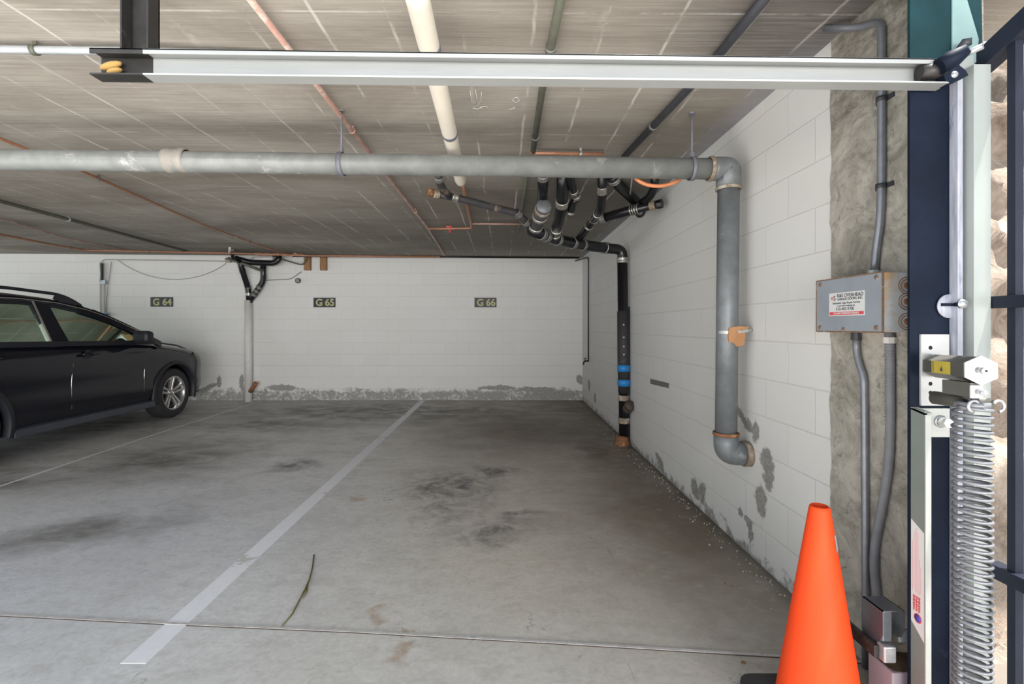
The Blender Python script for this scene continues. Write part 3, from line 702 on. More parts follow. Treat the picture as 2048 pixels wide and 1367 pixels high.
run('copper_pipe', 'short level copper pipe under the ceiling above the elbow end of the galvanized pipe', 'pipe',
    [C(1062, 303, 0.04), C(1068, 306, 0.04), C(1208, 308, 0.04)], 0.012, COPPER, [(1160, 306)], BAND)
run('dark_conduit', 'thin dark pipe continuing back on the ceiling behind the galvanized pipe', 'conduit',
    [C(1053, 350, 0.03), C(1041, 440, 0.03), C(1036, 462, 0.03)], 0.015, CONDG)
ct = run('copper_pipe', 'small copper branch with red valve between the long copper pipe and the black drains', 'pipe',
    [C(857, 457, 0.05), C(900, 457, 0.05), C(943, 456, 0.05), C(942, 446, 0.04), C(925, 370, 0.04)], 0.014, COPPER, bend=0.02)
part(MB().tube([C(943, 447, 0.04), C(1050, 448, 0.04)], 0.011, 10), 'side_branch', COPPERL, ct)
vp = C(900, 457, 0.05)
part(MB().cyl(vp, vp-Vector((0, 0, 0.05)), 0.012, 10).box((vp.x-0.045, vp.y-0.01, vp.z+0.012), (vp.x+0.02, vp.y+0.01, vp.z+0.03)), 'valve_handle', REDV, ct)
run('dark_pipe', 'thin dark pipe along the joint between ceiling and back wall', 'pipe',
    [(W(585, 513, 8.3).x, 8.3, ceil_z(-3.5)-0.02), (1.33, 8.3, ceil_z(1.3)-0.02)], 0.016, BLACKP)
# corner pipe with hose tap
t = thing('corner_water_pipe', 'thin dark pipe dropping down the far right corner to a small tap', 'pipe', (1.375, 7.7, 0.7))
z1 = W(1178, 516, 7.72).z; z2 = W(1178, 722, 7.72).z
part(MB().tube(rnd([(1.25, 8.25, z1+0.03), (1.372, 7.75, z1+0.02), (1.380, 7.72, z1-0.02), (1.380, 7.72, z2)], 0.03), 0.011, 10), 'pipe', CONDD, t)
part(MB().tube(rnd([(1.38, 7.72, z2), (1.34, 7.68, z2+0.01), (1.30, 7.66, z2+0.0), (1.285, 7.655, z2-0.05)], 0.02), 0.013, 10).cyl((1.32, 7.67, z2), (1.32, 7.67, z2+0.05), 0.007, 8).box((1.295, 7.66, z2+0.045), (1.345, 7.68, z2+0.057)), 'hose_tap', BLACKP, t)

# chalk scribble on the ceiling
ck = thing('chalk_mark', 'faint white chalk scribble on the ceiling between the channel and the galvanized pipe', 'chalk mark', C(953, 200, 0.0))
for st_ in ([(951, 180), (954, 200), (956, 217)], [(940, 182), (944, 205), (950, 208)], [(963, 184), (962, 200), (955, 212), (946, 216)], [(945, 217), (956, 218), (966, 213), (976, 214)], [(1025, 198), (1034, 194), (1039, 201), (1031, 206), (1025, 200)], [(1017, 220), (1030, 215)]):
    part(MB().tube([C(x, y, 0.001) for x, y in st_], 0.0016, 5), 'stroke', simple('chalk', (0.62, 0.62, 0.62), 0.9, 0, 0.3, 90) if 'chalk' not in MATS else MATS['chalk'], ck)

# ================================================================== black drain stack
def clampat(m, p, d, r, wdt=0.05):
    m.lathe([(r*0.98, -wdt/2), (r*1.12, -wdt/2), (r*1.16, -wdt*0.38), (r*1.10, -wdt*0.2), (r*1.10, wdt*0.2), (r*1.16, wdt*0.38), (r*1.12, wdt/2), (r*0.98, wdt/2)], p, d, 22)
    return m
def clampq(par, a, b, k, r, wdt=0.045, mat=None):
    a, b = Vector(a), Vector(b); p = a+(b-a)*k
    return part(clampat(MB(), p, b-a, r, wdt), 'clamp', mat or BAND, par)
dr = thing('black_drain_stack', 'black drain pipes gathering under the ceiling and dropping down the right wall to the floor', 'drain pipe', (1.32, 5.27, 0))
Q1, Q2, Q3, Q4 = W(1064, 460, 4.38), W(1110, 478, 4.7), W(1160, 489, 4.98), W(1212, 496, 5.24)
ZX = 1.318
r4 = 0.056
part(MB().tube(rnd([Q1, Q2, Q3, Q4, Vector((ZX, 5.27, Q4.z-0.012)), Vector((ZX, 5.27, Q4.z-0.17))], 0.11, 8), r4, 24), 'main_run', BLACKP, dr)
part(MB().tube([(ZX, 5.27, Q4.z-0.16), (ZX+0.02, 5.27, 0.02)], r4, 24), 'downpipe', BLACKP, dr)
for k in (0.28, 0.48): clampq(dr, Q1, Q2, k+0.12, r4, 0.05, BANDD)
clampq(dr, Q2, Q3, 0.10, r4, 0.035, BANDD); clampq(dr, Q2, Q3, 0.70, r4, 0.04, BANDD); clampq(dr, Q3, Q4, 0.1, r4, 0.03, BANDD)
clampq(dr, Q3, Q4, 0.98, r4, 0.06); clampq(dr, (ZX, 5.27, Q4.z-0.10), (ZX, 5.27, Q4.z-0.2), 0.3, r4, 0.06)
# branch A with cleanout
A0, A1 = W(1086, 342, 3.78), W(1085, 405, 4.14)
cap0, cap1 = W(1088, 413, 4.05), W(1069, 458, 4.42)
br = part(MB().tube([A0, A1], 0.044, 22), 'branch_pipe', BLACKP, dr)
br2 = part(MB().tube([cap0, cap1], 0.060, 24), 'cleanout_branch', DUSTYP, dr)
dcap = (cap0-cap1).normalized()
part(MB().lathe([(0.0, 0.02), (0.058, 0.02), (0.066, 0.012), (0.068, -0.02), (0.060, -0.02)], cap0, dcap, 28), 'cleanout_cap', GALVD, dr, label='round grey cleanout cap')
clampq(dr, cap0, cap1, 0.12, 0.061, 0.025, RUSTRING)
for k in (0.42, 0.86): clampq(dr, cap0, cap1, k, 0.060, 0.035, BAND)
clampq(dr, A0, A1, 0.15, 0.044, 0.05)
# branch B
B = [W(1126, 340, 3.8), W(1125, 395, 3.95), W(1121, 430, 4.2), W(1108, 474, 4.68)]
part(MB().tube(rnd(B, 0.12), 0.050, 22), 'branch_pipe', BLACKP, dr)
clampq(dr, B[1], B[2], 0.25, 0.050, 0.075); clampq(dr, B[2], B[3], 0.62, 0.050, 0.03); clampq(dr, B[2], B[3], 0.85, 0.050, 0.03)
# branch C
Cc = [W(1138, 340, 3.72), W(1143, 372, 3.85), W(1154, 396, 4.05)]
part(MB().tube(rnd(Cc, 0.08), 0.031, 18), 'branch_pipe', BLACKP, dr)
clampq(dr, Cc[1], Cc[2], 0.45, 0.031, 0.035); clampq(dr, Cc[1], Cc[2], 0.85, 0.031, 0.035)
C2 = [W(1153, 396, 4.05), W(1145, 408, 4.1), W(1141, 426, 4.15)]
part(MB().tube(rnd(C2, 0.05), 0.033, 18), 'branch_pipe', BLACKP, dr); clampq(dr, C2[1], C2[2], 0.95, 0.03, 0.02)
# branch D
D = [W(1205, 335, 3.8), W(1204, 395, 4.02), W(1202, 418, 4.12), W(1187, 440, 4.5), W(1153, 484, 4.96)]
part(MB().tube(rnd(D, 0.10), 0.038, 20), 'branch_pipe', BLACKP, dr)
clampq(dr, D[0], D[1], 0.72, 0.038, 0.07); clampq(dr, D[2], D[3], 0.42, 0.038, 0.03); clampq(dr, D[2], D[3], 0.95, 0.038, 0.03); clampq(dr, D[3], D[4], 0.26, 0.038, 0.025)
# branch E towards the right wall
E = [W(1203, 437, 4.35), W(1255, 422, 4.2), W(1322, 407, 4.02)]
part(MB().tube(E, [0.042, 0.042, 0.033], 20), 'branch_pipe', BLACKP, dr)
clampq(dr, E[0], E[1], 0.06, 0.043, 0.05, BANDD)
for k in (0.12, 0.19, 0.26, 0.33): clampq(dr, E[1], E[2], k, 0.041, 0.010, BAND)
clampq(dr, E[1], E[2], 0.76, 0.033, 0.05, RUSTRING)
e = (E[2]-E[1]).normalized(); part(MB().cyl(E[2]-e*0.03, E[2]+e*0.01, 0.040, 8, False), 'end_cap', BLACKP, dr)
Fp = [W(1222, 350, 3.85), W(1234, 368, 3.95), W(1272, 404, 4.18)]
part(MB().tube(rnd(Fp, 0.05), 0.045, 20), 'branch_pipe', BLACKP, dr)
clampq(dr, Fp[0], Fp[1], 0.5, 0.045, 0.04)
G = [W(1310, 345, 3.85), W(1309, 375, 3.95), W(1299, 395, 4.02), W(1284, 405, 4.12)]
part(MB().tube(rnd(G, 0.07), 0.033, 20), 'branch_pipe', BLACKP, dr)
G2 = [W(1275, 425, 4.15), W(1281, 430, 4.15), W(1289, 424, 4.15)]
part(MB().tube(rnd([W(1272, 412, 4.16), W(1280, 431, 4.16), W(1286, 418, 4.14)], 0.04), 0.034, 18), 'trap_bend', BLACKP, dr)
# long dusty branch H
H = [W(874, 388, 3.93), W(907, 394, 4.0), W(1036, 427, 4.25), W(1062, 455, 4.40)]
part(MB().tube(H, [0.030, 0.031, 0.032, 0.036], 20), 'long_branch', DUSTYP, dr)
part(MB().tube(rnd([W(877, 345, 3.7), W(879, 368, 3.82), W(899, 393, 3.98)], 0.06), 0.030, 18), 'branch_elbow', DUSTYP, dr)
part(MB().lathe([(0.0, 0.01), (0.030, 0.01), (0.033, 0.0), (0.033, -0.04), (0.028, -0.04)], W(858, 384, 3.9), (W(858, 384, 3.9)-W(880, 389, 3.94)), 20), 'cleanout_plug', RUST, dr, label='rusty cleanout plug')
clampq(dr, H[0], H[1], -0.05, 0.031, 0.05, RUSTRING); clampq(dr, H[1], H[2], 0.02, 0.031, 0.05, BAND)
clampq(dr, H[2], H[3], 0.0, 0.034, 0.06, BANDD); clampq(dr, H[2], H[3], 0.6, 0.036, 0.04, BANDD)
clampq(dr, W(877, 345, 3.7), W(879, 368, 3.82), 0.5, 0.031, 0.04)
# lower end: wrap, tape, cleanout, rusty foot
def dz(py): return W(0, py, 5.27).z
def dx_(z): return ZX+0.02*(1-(z/ (Q4.z-0.16)))
part(MB().tube([(dx_(dz(620)), 5.265, dz(622)), (dx_(dz(740))-0.002, 5.265, dz(700)), (dx_(.5), 5.265, dz(785))], [0.064, 0.066, 0.062], 20), 'wrapping', RUBBER, dr)
for py in (735, 764):
    part(MB().cyl((dx_(dz(py)), 5.265, dz(py-6)), (dx_(dz(py)), 5.265, dz(py+7)), 0.0685, 22), 'tape_band', TAPE, dr, label='band of bright blue tape')
for py in (649, 674, 692, 708):
    p = Vector((dx_(dz(py))-0.01, 5.20, dz(py)))
    part(MB().lathe([(0, -0.004), (0.010, -0.003), (0.012, 0.004)], p, (0, 1, 0), 10), 'rivet', BOLT, dr)
for py in (795, 840):
    part(clampat(MB(), (dx_(.4), 5.27, dz(py)), (0, 0, 1), r4, 0.06), 'clamp', RUSTRING, dr)
p = Vector((dx_(.4)+0.02, 5.27, dz(822)))
part(MB().tube([p, p+Vector((0.005, -0.16, 0.09))], 0.052, 20), 'cleanout_branch', DUSTYP, dr)
part(MB().lathe([(0, 0.015), (0.050, 0.015), (0.056, 0), (0.056, -0.035), (0.05, -0.035)], p+Vector((0.005, -0.16, 0.09)), (0.03, -0.16, 0.09), 20), 'cleanout_cap', simple('rusty_cap', (0.09, 0.065, 0.05), 0.7, 0.2), dr)
part(MB().lathe([(0.02, 0.10), (0.065, 0.09), (0.072, 0.05), (0.082, 0.03), (0.086, 0.0)], (ZX+0.02-0.03, 5.24, 0.0), (0, 0, 1), 14), 'rusty_foot', RUST, dr)
run('blue_conduit', 'thin dark blue tube standing beside the black downpipe on the right wall', 'conduit',
    [(W(1259, 613, 5.27).x-0.004, 5.27, W(0, 613, 5.27).z), (1.392, 5.27, 0.03)], 0.010, BLUEC)
run('strap_hanger', 'thin perforated strap hanging from the ceiling to the black drain near the right wall', 'strap',
    [C(1266, 340, 0.0), W(1258, 405, 4.15)], 0.006, STRAP, seg=6)
t = run('orange_hose', 'orange tube sagging below the elbow end of the galvanized pipe', 'hose',
    [W(1258, 334, 2.795), W(1270, 357, 2.80), W(1290, 369, 2.80), W(1318, 373, 2.80), W(1345, 367, 2.80), W(1364, 356, 2.80), W(1376, 334, 2.795)], 0.011, ORANGEH, bend=0.05)

# ================================================================== left pipe cluster on the back wall
lc = thing('left_pipe_cluster', 'black and white pipes forking into a white pipe on the back wall behind the car', 'drain pipe', (W(497, 798, 8.32).x, 8.32, 0))
Yc = 8.30
def w8(px, py, y=Yc): return W(px, py, y)
part(MB().tube([w8(497, 600), (w8(497, 798).x, Yc, 0.0)], 0.060, 18), 'white_downpipe', WHITEP, lc, label='white painted downpipe')
part(MB().tube(rnd([w8(479, 520, 8.1), w8(484, 538, 8.15), w8(496, 575), w8(499, 606)], 0.06), 0.048, 18), 'black_leg', BLACKP, lc)
part(MB().tube(rnd([w8(526, 520, 8.2), w8(527, 562), w8(515, 580), w8(501, 600)], 0.08), 0.046, 18), 'black_leg', BLACKP, lc)
for a, b, k, mt in (((484, 538), (496, 575), 0.1, BANDD), ((496, 575), (499, 606), 0.0, BANDD), ((496, 575), (499, 606), 0.45, BAND), ((527, 530), (527, 562), 0.1, BAND), ((527, 530), (527, 562), 0.75, BAND), ((527, 562), (515, 580), 0.7, BANDD), ((515, 580), (501, 600), 0.45, BANDD), ((515, 580), (501, 600), 0.1, BANDD)):
    clampq(lc, w8(*a), w8(*b), k, 0.048, 0.05, mt)
part(MB().tube(rnd([w8(470, 516, 8.05), w8(500, 525, 8.12), w8(550, 526, 8.12), w8(560, 516, 8.12), w8(552, 506, 8.2)], 0.12), 0.048, 18), 'u_bend_pipe', BLACKP, lc)
part(MB().tube([w8(505, 517, 8.2), w8(546, 517, 8.2)], 0.032, 14), 'white_pipe', WHITEP, lc)
part(MB().tube([w8(456, 516, 8.0), w8(524, 541, 8.1)], 0.024, 12), 'brown_pipe', CONDG, lc)
part(MB().tube([w8(463, 500, 7.8), w8(466, 516, 7.9), w8(482, 524, 8.05)], 0.030, 14), 'black_elbow', BLACKP, lc)
part(MB().tube([w8(460, 490, 7.5), w8(459, 506, 7.7)], 0.018, 12), 'cream_stub', CREAM, lc)
part(MB().tube([w8(452, 520, 8.25), w8(462, 520, 8.25)], 0.04, 12), 'brass_cap', RUSTRING, lc)
clampq(lc, w8(463, 490, 7.7), w8(464, 503, 7.75), 0.5, 0.030, 0.09, BAND)
part(MB().tube([w8(510, 505, 8.1), w8(540, 504, 8.1), w8(570, 508, 8.1), w8(607, 508, 8.1)], 0.018, 12), 'copper_manifold', COPPER, lc)
for px in (521, 535, 555, 578, 590): part(MB().cyl(w8(px, 500, 8.08), w8(px, 512, 8.08), 0.014, 10), 'fitting', COPPERL, lc)
part(MB().box(tuple(w8(572, 499, 8.0)), tuple(w8(582, 503, 8.05)+Vector((0, 0, 0.0)))), 'red_valve', REDV, lc)
for px, lab in ((615, 'left one'), (647, 'right one')):
    m = MB(); a = w8(px-6, 540, 8.36); b = w8(px+6, 512, 8.36); m.box((a.x, 8.33, a.z), (b.x, 8.405, ceil_z(a.x)))
    bl = m.build('wooden_block', WOOD); tag(bl, 'brown wooden block hanging at the top of the back wall, %s of two' % lab, 'wooden block', 'wooden blocks at the top of the back wall')
run('bent_tube', 'thin bent dark tube hanging between the pipe cluster and the wooden blocks', 'tube',
    [w8(545, 512, 8.2), w8(590, 526, 8.25), w8(606, 530, 8.3), w8(616, 514, 8.3)], 0.012, CONDG)
st = thing('pipe_stub', 'dark capped pipe stub sticking out of the back wall left of the G 65 sign', 'pipe stub', w8(597, 561, 8.40))
part(MB().cyl(w8(597, 561, 8.42), w8(595, 561, 8.34), 0.045, 14), 'stub', DUSTYP, st); part(MB().cyl(w8(595, 561, 8.345), w8(594.7, 561, 8.33), 0.028, 8, False), 'cap', BLACKP, st)
run('loose_cable', 'grey cable running from the pipe cluster along the back wall to the pipe stub', 'cable',
    [w8(532, 560, 8.38), w8(560, 559, 8.39), w8(581, 558, 8.39), w8(603, 543, 8.39)], 0.008, WIRE, seg=8)
run('rusty_elbow', 'rusty orange-brown pipe end leaning at the foot of the white downpipe', 'pipe',
    [w8(513, 764, 8.25), w8(508, 772, 8.22), w8(500, 783, 8.24)], 0.035, RUST)
# electrical drop on the far left of the back wall
eb = thing('electrical_conduit', 'pale conduits with a black cover dropping down the back wall behind the car', 'conduit', w8(205, 630, 8.38))
part(MB().tube([w8(203, 525, 8.37), w8(203, 562, 8.37)], 0.028, 12), 'white_pipe', CONDL, eb)
part(MB().box(tuple(w8(201, 560, 8.33)), tuple(w8(207, 527, 8.36))), 'black_cover', RUBBER, eb)
part(MB().box(tuple(w8(198, 568, 8.35)), tuple(w8(214, 560, 8.39))), 'junction', CONDL, eb)
for px in (201, 208): part(MB().tube([w8(px, 565, 8.38), (w8(px, 700, 8.38).x, 8.38, 0.0)], 0.014, 12), 'conduit', WHITEP, eb)
part(MB().box(tuple(w8(199, 632, 8.33)), tuple(w8(215, 626, 8.36))), 'tape_band', TAPE, eb, label='blue tape')
run('grey_wire', 'taut grey wire strung level along the top left of the back wall', 'wire', [w8(203, 524, 8.38), w8(207, 519, 8.38), w8(330, 520, 8.38), w8(452, 522, 8.38)], 0.007, WIRE, seg=6)
cat_ = []
for i in range(25):
    k = i/24; px = 235+(452-235)*k; py = 519+(526-519)*k+36*(1-(2*k-1)**2)**0.9
    cat_.append(w8(px, py, 8.385))
m = MB().tube(cat_, 0.005, 6); tag(m.build('hanging_wire', WIRE), 'slack grey wire sagging in a curve across the back wall above the G 64 sign', 'wire')
run('thin_wire', 'thin wire hanging beside the pale conduits on the back wall', 'wire', [w8(223, 523, 8.39), w8(216, 570, 8.39), w8(211, 625, 8.39)], 0.004, WIRE, seg=6)

# ================================================================== stall signs
for (x0, x1, y0, y1, a, b, lab) in ((301, 346, 594, 613, 'G', '64', 'leftmost, above the car bonnet'), (627, 671, 595, 614, 'G', '65', 'middle one'), (949, 993, 595, 614, 'G', '66', 'rightmost one')):
    p = W(x0, y1, YB-0.006); q = W(x1, y0, YB-0.006)
    s_ = thing('stall_sign', 'black stall plate reading %s %s on the back wall, %s' % (a, b, lab), 'sign', (p.x, YB-0.003, p.z), 'stall number plates')
    part(MB().box((p.x, YB-0.008, p.z), (q.x, YB, q.z)), 'plate', SIGNB, s_, 0.001)
    wv_ = q.x-p.x; zc = (p.z+q.z)/2
    text(s_, 'lettering', a, 0.165, (p.x+wv_*0.26, YB-0.0085, zc-0.006), (1, 0, 0), (0, 0, 1), YELLOWL, bold=0.005)
    text(s_, 'lettering', b, 0.165, (p.x+wv_*0.74, YB-0.0085, zc-0.006), (1, 0, 0), (0, 0, 1), YELLOWL, bold=0.005)

# ================================================================== junction box and conduits on the pillar
XB = 1.264; Y0, Y1 = 1.59, 1.92; ZB0, ZB1 = 1.277, 1.477
jb = thing('junction_box', 'grey rust-edged electrical junction box with a white sticker on the concrete pillar', 'electrical box', (1.33, 1.75, ZB0))
part(MB().box((XB+0.004, Y0, ZB0), (XR-0.006, Y1, ZB1)), 'box_body', BOXL, jb, 0.002)
part(MB().box((XB-0.001, Y0-0.001, ZB0-0.002), (XB+0.005, Y1+0.004, ZB1+0.002)), 'cover', BOXG, jb, 0.002)
for (y_, z_) in ((Y0+0.025, ZB0+0.015), (Y1-0.02, ZB0+0.015), (Y1-0.02, ZB1-0.015), (Y0+0.025, ZB1-0.015), (Y1-0.15, ZB0+0.008)):
    part(MB().lathe([(0, 0.004), (0.007, 0.003), (0.009, 0.0)], (XB-0.001, y_, z_), (-1, 0, 0), 10), 'screw', RUSTE, jb)
for z_ in (ZB1-0.045, ZB0+0.102, ZB0+0.035):
    m = MB(); 
    for r_ in (0.026, 0.018): m.lathe([(r_, 0.0), (r_+0.0015, 0.0015), (r_+0.003, 0.0)], (1.345, Y0, z_), (0, -1, 0), 24)
    m.lathe([(0, 0.001), (0.010, 0.001), (0.011, 0)], (1.345, Y0, z_), (0, -1, 0), 20)
    part(m, 'knockout', RUST, jb)
for (ya, yb, za, zb3) in ((Y0-0.001, Y1+0.004, ZB1-0.002, ZB1+0.003), (Y0-0.001, Y1+0.004, ZB0-0.003, ZB0+0.002), (Y1+0.001, Y1+0.006, ZB0, ZB1), (Y0-0.002, Y0+0.002, ZB0, ZB1)):
    part(MB().box((XB-0.0018, ya, za), (XB+0.004, yb, zb3)), 'rust_edge', RUSTE, jb)
# sticker: reads along the depth of the cover
def cov(px, py):   # a place on the cover plane
    y = XB*F/(px-CX); return Vector((XB-0.0015, y, EYE-(py-CY)*y/F))
sy0, sy1 = XB*F/(1659-CX), XB*F/(1730-CX)
zt_, zb_ = EYE-(587-CY)*sy0/F, EYE-(632-CY)*sy0/F
sk = part(MB().box((XB-0.0016, sy1, zb_), (XB-0.0009, sy0, zt_)), 'sticker', STICK, jb)
yc = (sy0+sy1)/2; hgt = zt_-zb_; X_ = XB-0.0017; rt = (0, -1, 0); up = (0, 0, 1)
def yy_(k): return sy0+(sy1-sy0)*k
text(sk, 'lettering', 'R&S OVERHEAD', 0.0185, (X_, yy_(0.61), zt_-hgt*0.14), rt, up, INK, bold=0.0002)
text(sk, 'lettering', 'GARAGE DOORS, INC.', 0.0128, (X_, yy_(0.61), zt_-hgt*0.29), rt, up, INK, bold=0.0001)
text(sk, 'lettering', 'Automatic Gate Repair Service', 0.0112, (X_, yy_(0.5), zt_-hgt*0.45), rt, up, INK)
text(sk, 'lettering', 'Commercial & Residential, Etc.', 0.0075, (X_, yy_(0.5), zt_-hgt*0.57), rt, up, INK)
text(sk, 'lettering', '510-483-9700', 0.0165, (X_, yy_(0.47), zt_-hgt*0.71), rt, up, INK)
part(MB().box((X_-0.0003, yy_(0.98), zb_+hgt*0.04), (X_+0.0002, yy_(0.02), zb_+hgt*0.17)), 'red_band', RED, sk)
text(sk, 'lettering', '24-HOUR EMERGENCY SERVICE', 0.0092, (X_-0.0004, yy_(0.5), zb_+hgt*0.105), rt, up, STICK, bold=0.0001)
text(sk, 'logo', 'R', 0.017, (X_, yy_(0.10), zt_-hgt*0.24), rt, up, RED, bold=0.0002)
text(sk, 'logo', 'S', 0.026, (X_, yy_(0.17), zt_-hgt*0.24), rt, up, INK, bold=0.0003)
part(MB().box((XB-0.0015, XB*F/(1675-CX), 1.397), (XB-0.001, XB*F/(1667-CX), 1.41)), 'paper_scrap', CREAM, jb)

XC = XR-0.022
def onw(px, py, x=XC): y = x*F/(px-CX); return Vector((x, y, EYE-(py-CY)*y/F))
cu = thing('electrical_conduit', 'grey conduit strapped to the pillar, running down into the top of the junction box', 'conduit', onw(1748, 545))
up_pts = [Vector((1.30, 1.93, 2.50)), Vector((1.372, 1.83, 2.44)), onw(1763, 40), onw(1763, 370), onw(1761, 440), onw(1752, 500), onw(1748, 548)]
part(MB().tube(rnd(up_pts, 0.08, 6), 0.0135, 16), 'conduit', CONDB, cu)
for (px, py) in ((1763, 198), (1762, 372)):
    p = onw(px, py); m = MB().lathe([(0.0135, -0.008), (0.0175, -0.008), (0.0175, 0.008), (0.0135, 0.008)], p, (0, 0, 1), 16, closed=True)
    m.box((p.x+0.010, p.y-0.04, p.z-0.008), (p.x+0.016, p.y+0.04, p.z+0.008)); part(m, 'strap', CONDD, cu)
part(MB().cyl(onw(1748, 556), onw(1748, 540), 0.019, 8, False), 'connector', CONDL, cu)
cl = thing('electrical_conduit', 'left bent metal conduit running from under the junction box down to the floor', 'conduit', (XC, 1.8, 0.0))
lp = [onw(1712, 664), onw(1713, 705), onw(1719, 730), onw(1728, 755), onw(1729, 850), onw(1731, 1180), Vector((XC, onw(1731, 1180).y, 0.0))]
part(MB().tube(rnd(lp, 0.06, 6), 0.0125, 16), 'conduit', CONDB, cl)
part(MB().cyl(onw(1712, 660), onw(1712, 680), 0.017, 10, False), 'connector', CONDD, cl)
cr = thing('flexible_conduit', 'right grey flexible conduit curving down from the junction box', 'conduit', (XC, 1.7, 0.3))
lp = [onw(1779, 664), onw(1780, 700), onw(1781, 850), onw(1778, 930), onw(1765, 1010), onw(1751, 1080), onw(1747, 1130), onw(1755, 1200), Vector((XC, onw(1755, 1200).y, 0.2))]
part(MB().tube(rnd(lp, 0.10, 6), 0.0145, 16), 'conduit', HOSE, cr)
part(MB().cyl(onw(1779, 664), onw(1779, 676), 0.014, 12).cyl(onw(1779, 674), onw(1779, 686), 0.021, 8, False), 'connector', WHITEP, cr)
m = MB(); p = onw(1779, 700)
for i in range(26):
    z_ = onw(1780, 690+i*6); m.lathe([(0.0145, -0.0025), (0.0165, 0), (0.0145, 0.0025)], z_, (0, 0, 1), 14)
part(m, 'ribs', HOSE, cr)

# ================================================================== steel gate post
PY = 1.45
def X(px, y): return (px-CX)*y/F
gp = thing('steel_post', 'tall dark navy steel post with teal top at the right of the opening', 'steel post', (1.32, PY, 0))
xa, xb2, xc, xd = X(1820, PY), X(1900, PY), X(1912, PY), X(1948, PY)
zsplit = EYE+(CY-165)*PY/F
part(MB().box((xa, PY, 0), (xd, PY+0.010, zsplit)), 'front_flange', NAVY, gp, 0.001)
part(MB().box((xa, PY, zsplit), (xb2+0.03, PY+0.010, 2.51)), 'upper_flange', TEAL, gp, 0.001, 'teal painted top of the post')
part(MB().box((1.376, PY+0.010, 0), (1.384, PY+0.14, 2.51)).box((1.376, PY+0.14, 0), (xd, PY+0.149, 2.51)), 'web', NAVY, gp)
part(MB().box((xb2-0.004, PY-0.030, 0.0), (xc-0.006, PY, zsplit)), 'stop_bar', STRIPW, gp, 0.003, 'weathered white upright bar')
m = MB(); g = [(1905, -60), (1927, -60), (1935, 0), (1958, 78), (1955, 125), (1905, 125)]
m.prism([W(x, y, PY-0.004) for x, y in g], (0, 0.008, 0)); part(m, 'gusset_plate', AQUA, gp, 0.001, 'pale aqua gusset plate')
m = MB(); g = [(1927, -60), (1962, -60), (1965, 85), (1958, 85), (1935, 0)]
m.prism([W(x, y, PY+0.02) for x, y in g], (0, 0.02, 0)); part(m, 'rear_gusset', TEAL, gp)
m = MB().box((X(1843, PY-0.008), PY-0.008, W(0, 811, PY-0.008).z), (X(1899, PY-0.008), PY, W(0, 668, PY-0.008).z))
mp = part(m, 'mounting_plate', WPLATE, gp, 0.001, 'white drilled mounting plate')
for py in (695, 767, 785):
    part(MB().lathe([(0, 0.0006), (0.0055, 0.0006), (0.006, 0)], W(1861, py, PY-0.008), (0, -1, 0), 16), 'hole', HOLE, mp)
# keeper disc, ball and nut
p = W(1897, 612, PY-0.005)
part(MB().lathe([(0, 0.004), (0.036, 0.004), (0.036, 0), (0, 0)], p, (0, -1, 0), 28), 'round_plate', STRIPW, gp)
# angle bracket with warning label
ab = thing('angle_bracket', 'grey-green steel angle bracket with a white warning label, standing at the foot of the post', 'bracket', (1.245, 1.43, 0))
zt = 1.049
part(MB().box((1.2385, 1.402, 0), (1.2395+0.006, PY, zt)), 'side_leg', ANGLE, ab)
part(MB().box((1.2380, 1.398, 0), (1.2545, 1.402, zt-0.012)), 'front_edge', ANGLEE, ab, 0.0008, 'pale front edge of the angle')
part(MB().box((1.2390, PY-0.012, W(0, 872, PY).z), (X(1900, PY-0.012), PY, zt)), 'top_plate', ANGLEE, ab, 0.001)
m = MB().hexa([(1.2385, 1.402, zt-0.014), (1.262, 1.402, zt-0.014), (1.262, PY, zt-0.004), (1.2385, PY, zt-0.004), (1.2385, 1.402, zt-0.008), (1.262, 1.402, zt-0.008), (1.262, PY, zt+0.002), (1.2385, PY, zt+0.002)])
part(m, 'weld_cap', ANGLEE, ab)
bp = W(1880, 842, PY-0.012)
part(MB().lathe([(0.019, 0), (0.019, 0.004), (0.015, 0.005)], bp, (0, -1, 0), 24), 'washer', BOLT, ab)
part(MB().cyl(bp+Vector((0, -0.004, 0)), bp+Vector((0, -0.030, 0)), 0.0155, 6, False), 'bolt_head', WHITEM, ab, 0.001)
def ang(px, py):  # on the side leg
    y = 1.238*F/(px-CX); return Vector((1.2378, y, EYE-(py-CY)*y/F))
zA, zB = ang(1835, 1050).z, ang(1835, 1262).z
m = MB(); m.prism([(1.2375, 1.448, zA+0.012), (1.2375, 1.404, zA-0.014), (1.2375, 1.404, zB-0.02), (1.2375, 1.448, zB+0.022)], (0.0008, 0, 0))
lb = part(m, 'warning_label', STICK, ab)
zt2 = zA
for k, (yy, l0, l1) in enumerate(((1.441, 0.05, 0.20), (1.436, 0.03, 0.19), (1.4315, 0.02, 0.20), (1.427, 0.01, 0.20), (1.422, 0.02, 0.205), (1.418, 0.10, 0.205), (1.413, 0.12, 0.20))):
    part(MB().box((1.2368, yy, zA-l1), (1.2375, yy+0.0016, zA-l0)), 'print_line', PINKI, lb)
for yy in (1.437, 1.428, 1.419):
    text(lb, 'lettering', 'WARNING', 0.0095, (1.2372, yy, zA-0.235), (0, 0, 1), (0, 1, 0), RED, bold=0.0003)
part(MB().lathe([(0, 0.0006), (0.0135, 0.0006), (0.0135, 0)], (1.2375, 1.424, zB+0.040), (-1, 0, 0), 24), 'logo_disc', RED, lb)
part(MB().lathe([(0, 0.0010), (0.0105, 0.0010), (0.0105, 0)], (1.2375, 1.424, zB+0.040), (-1, 0, 0), 24), 'logo_oval', BLUEI, lb)

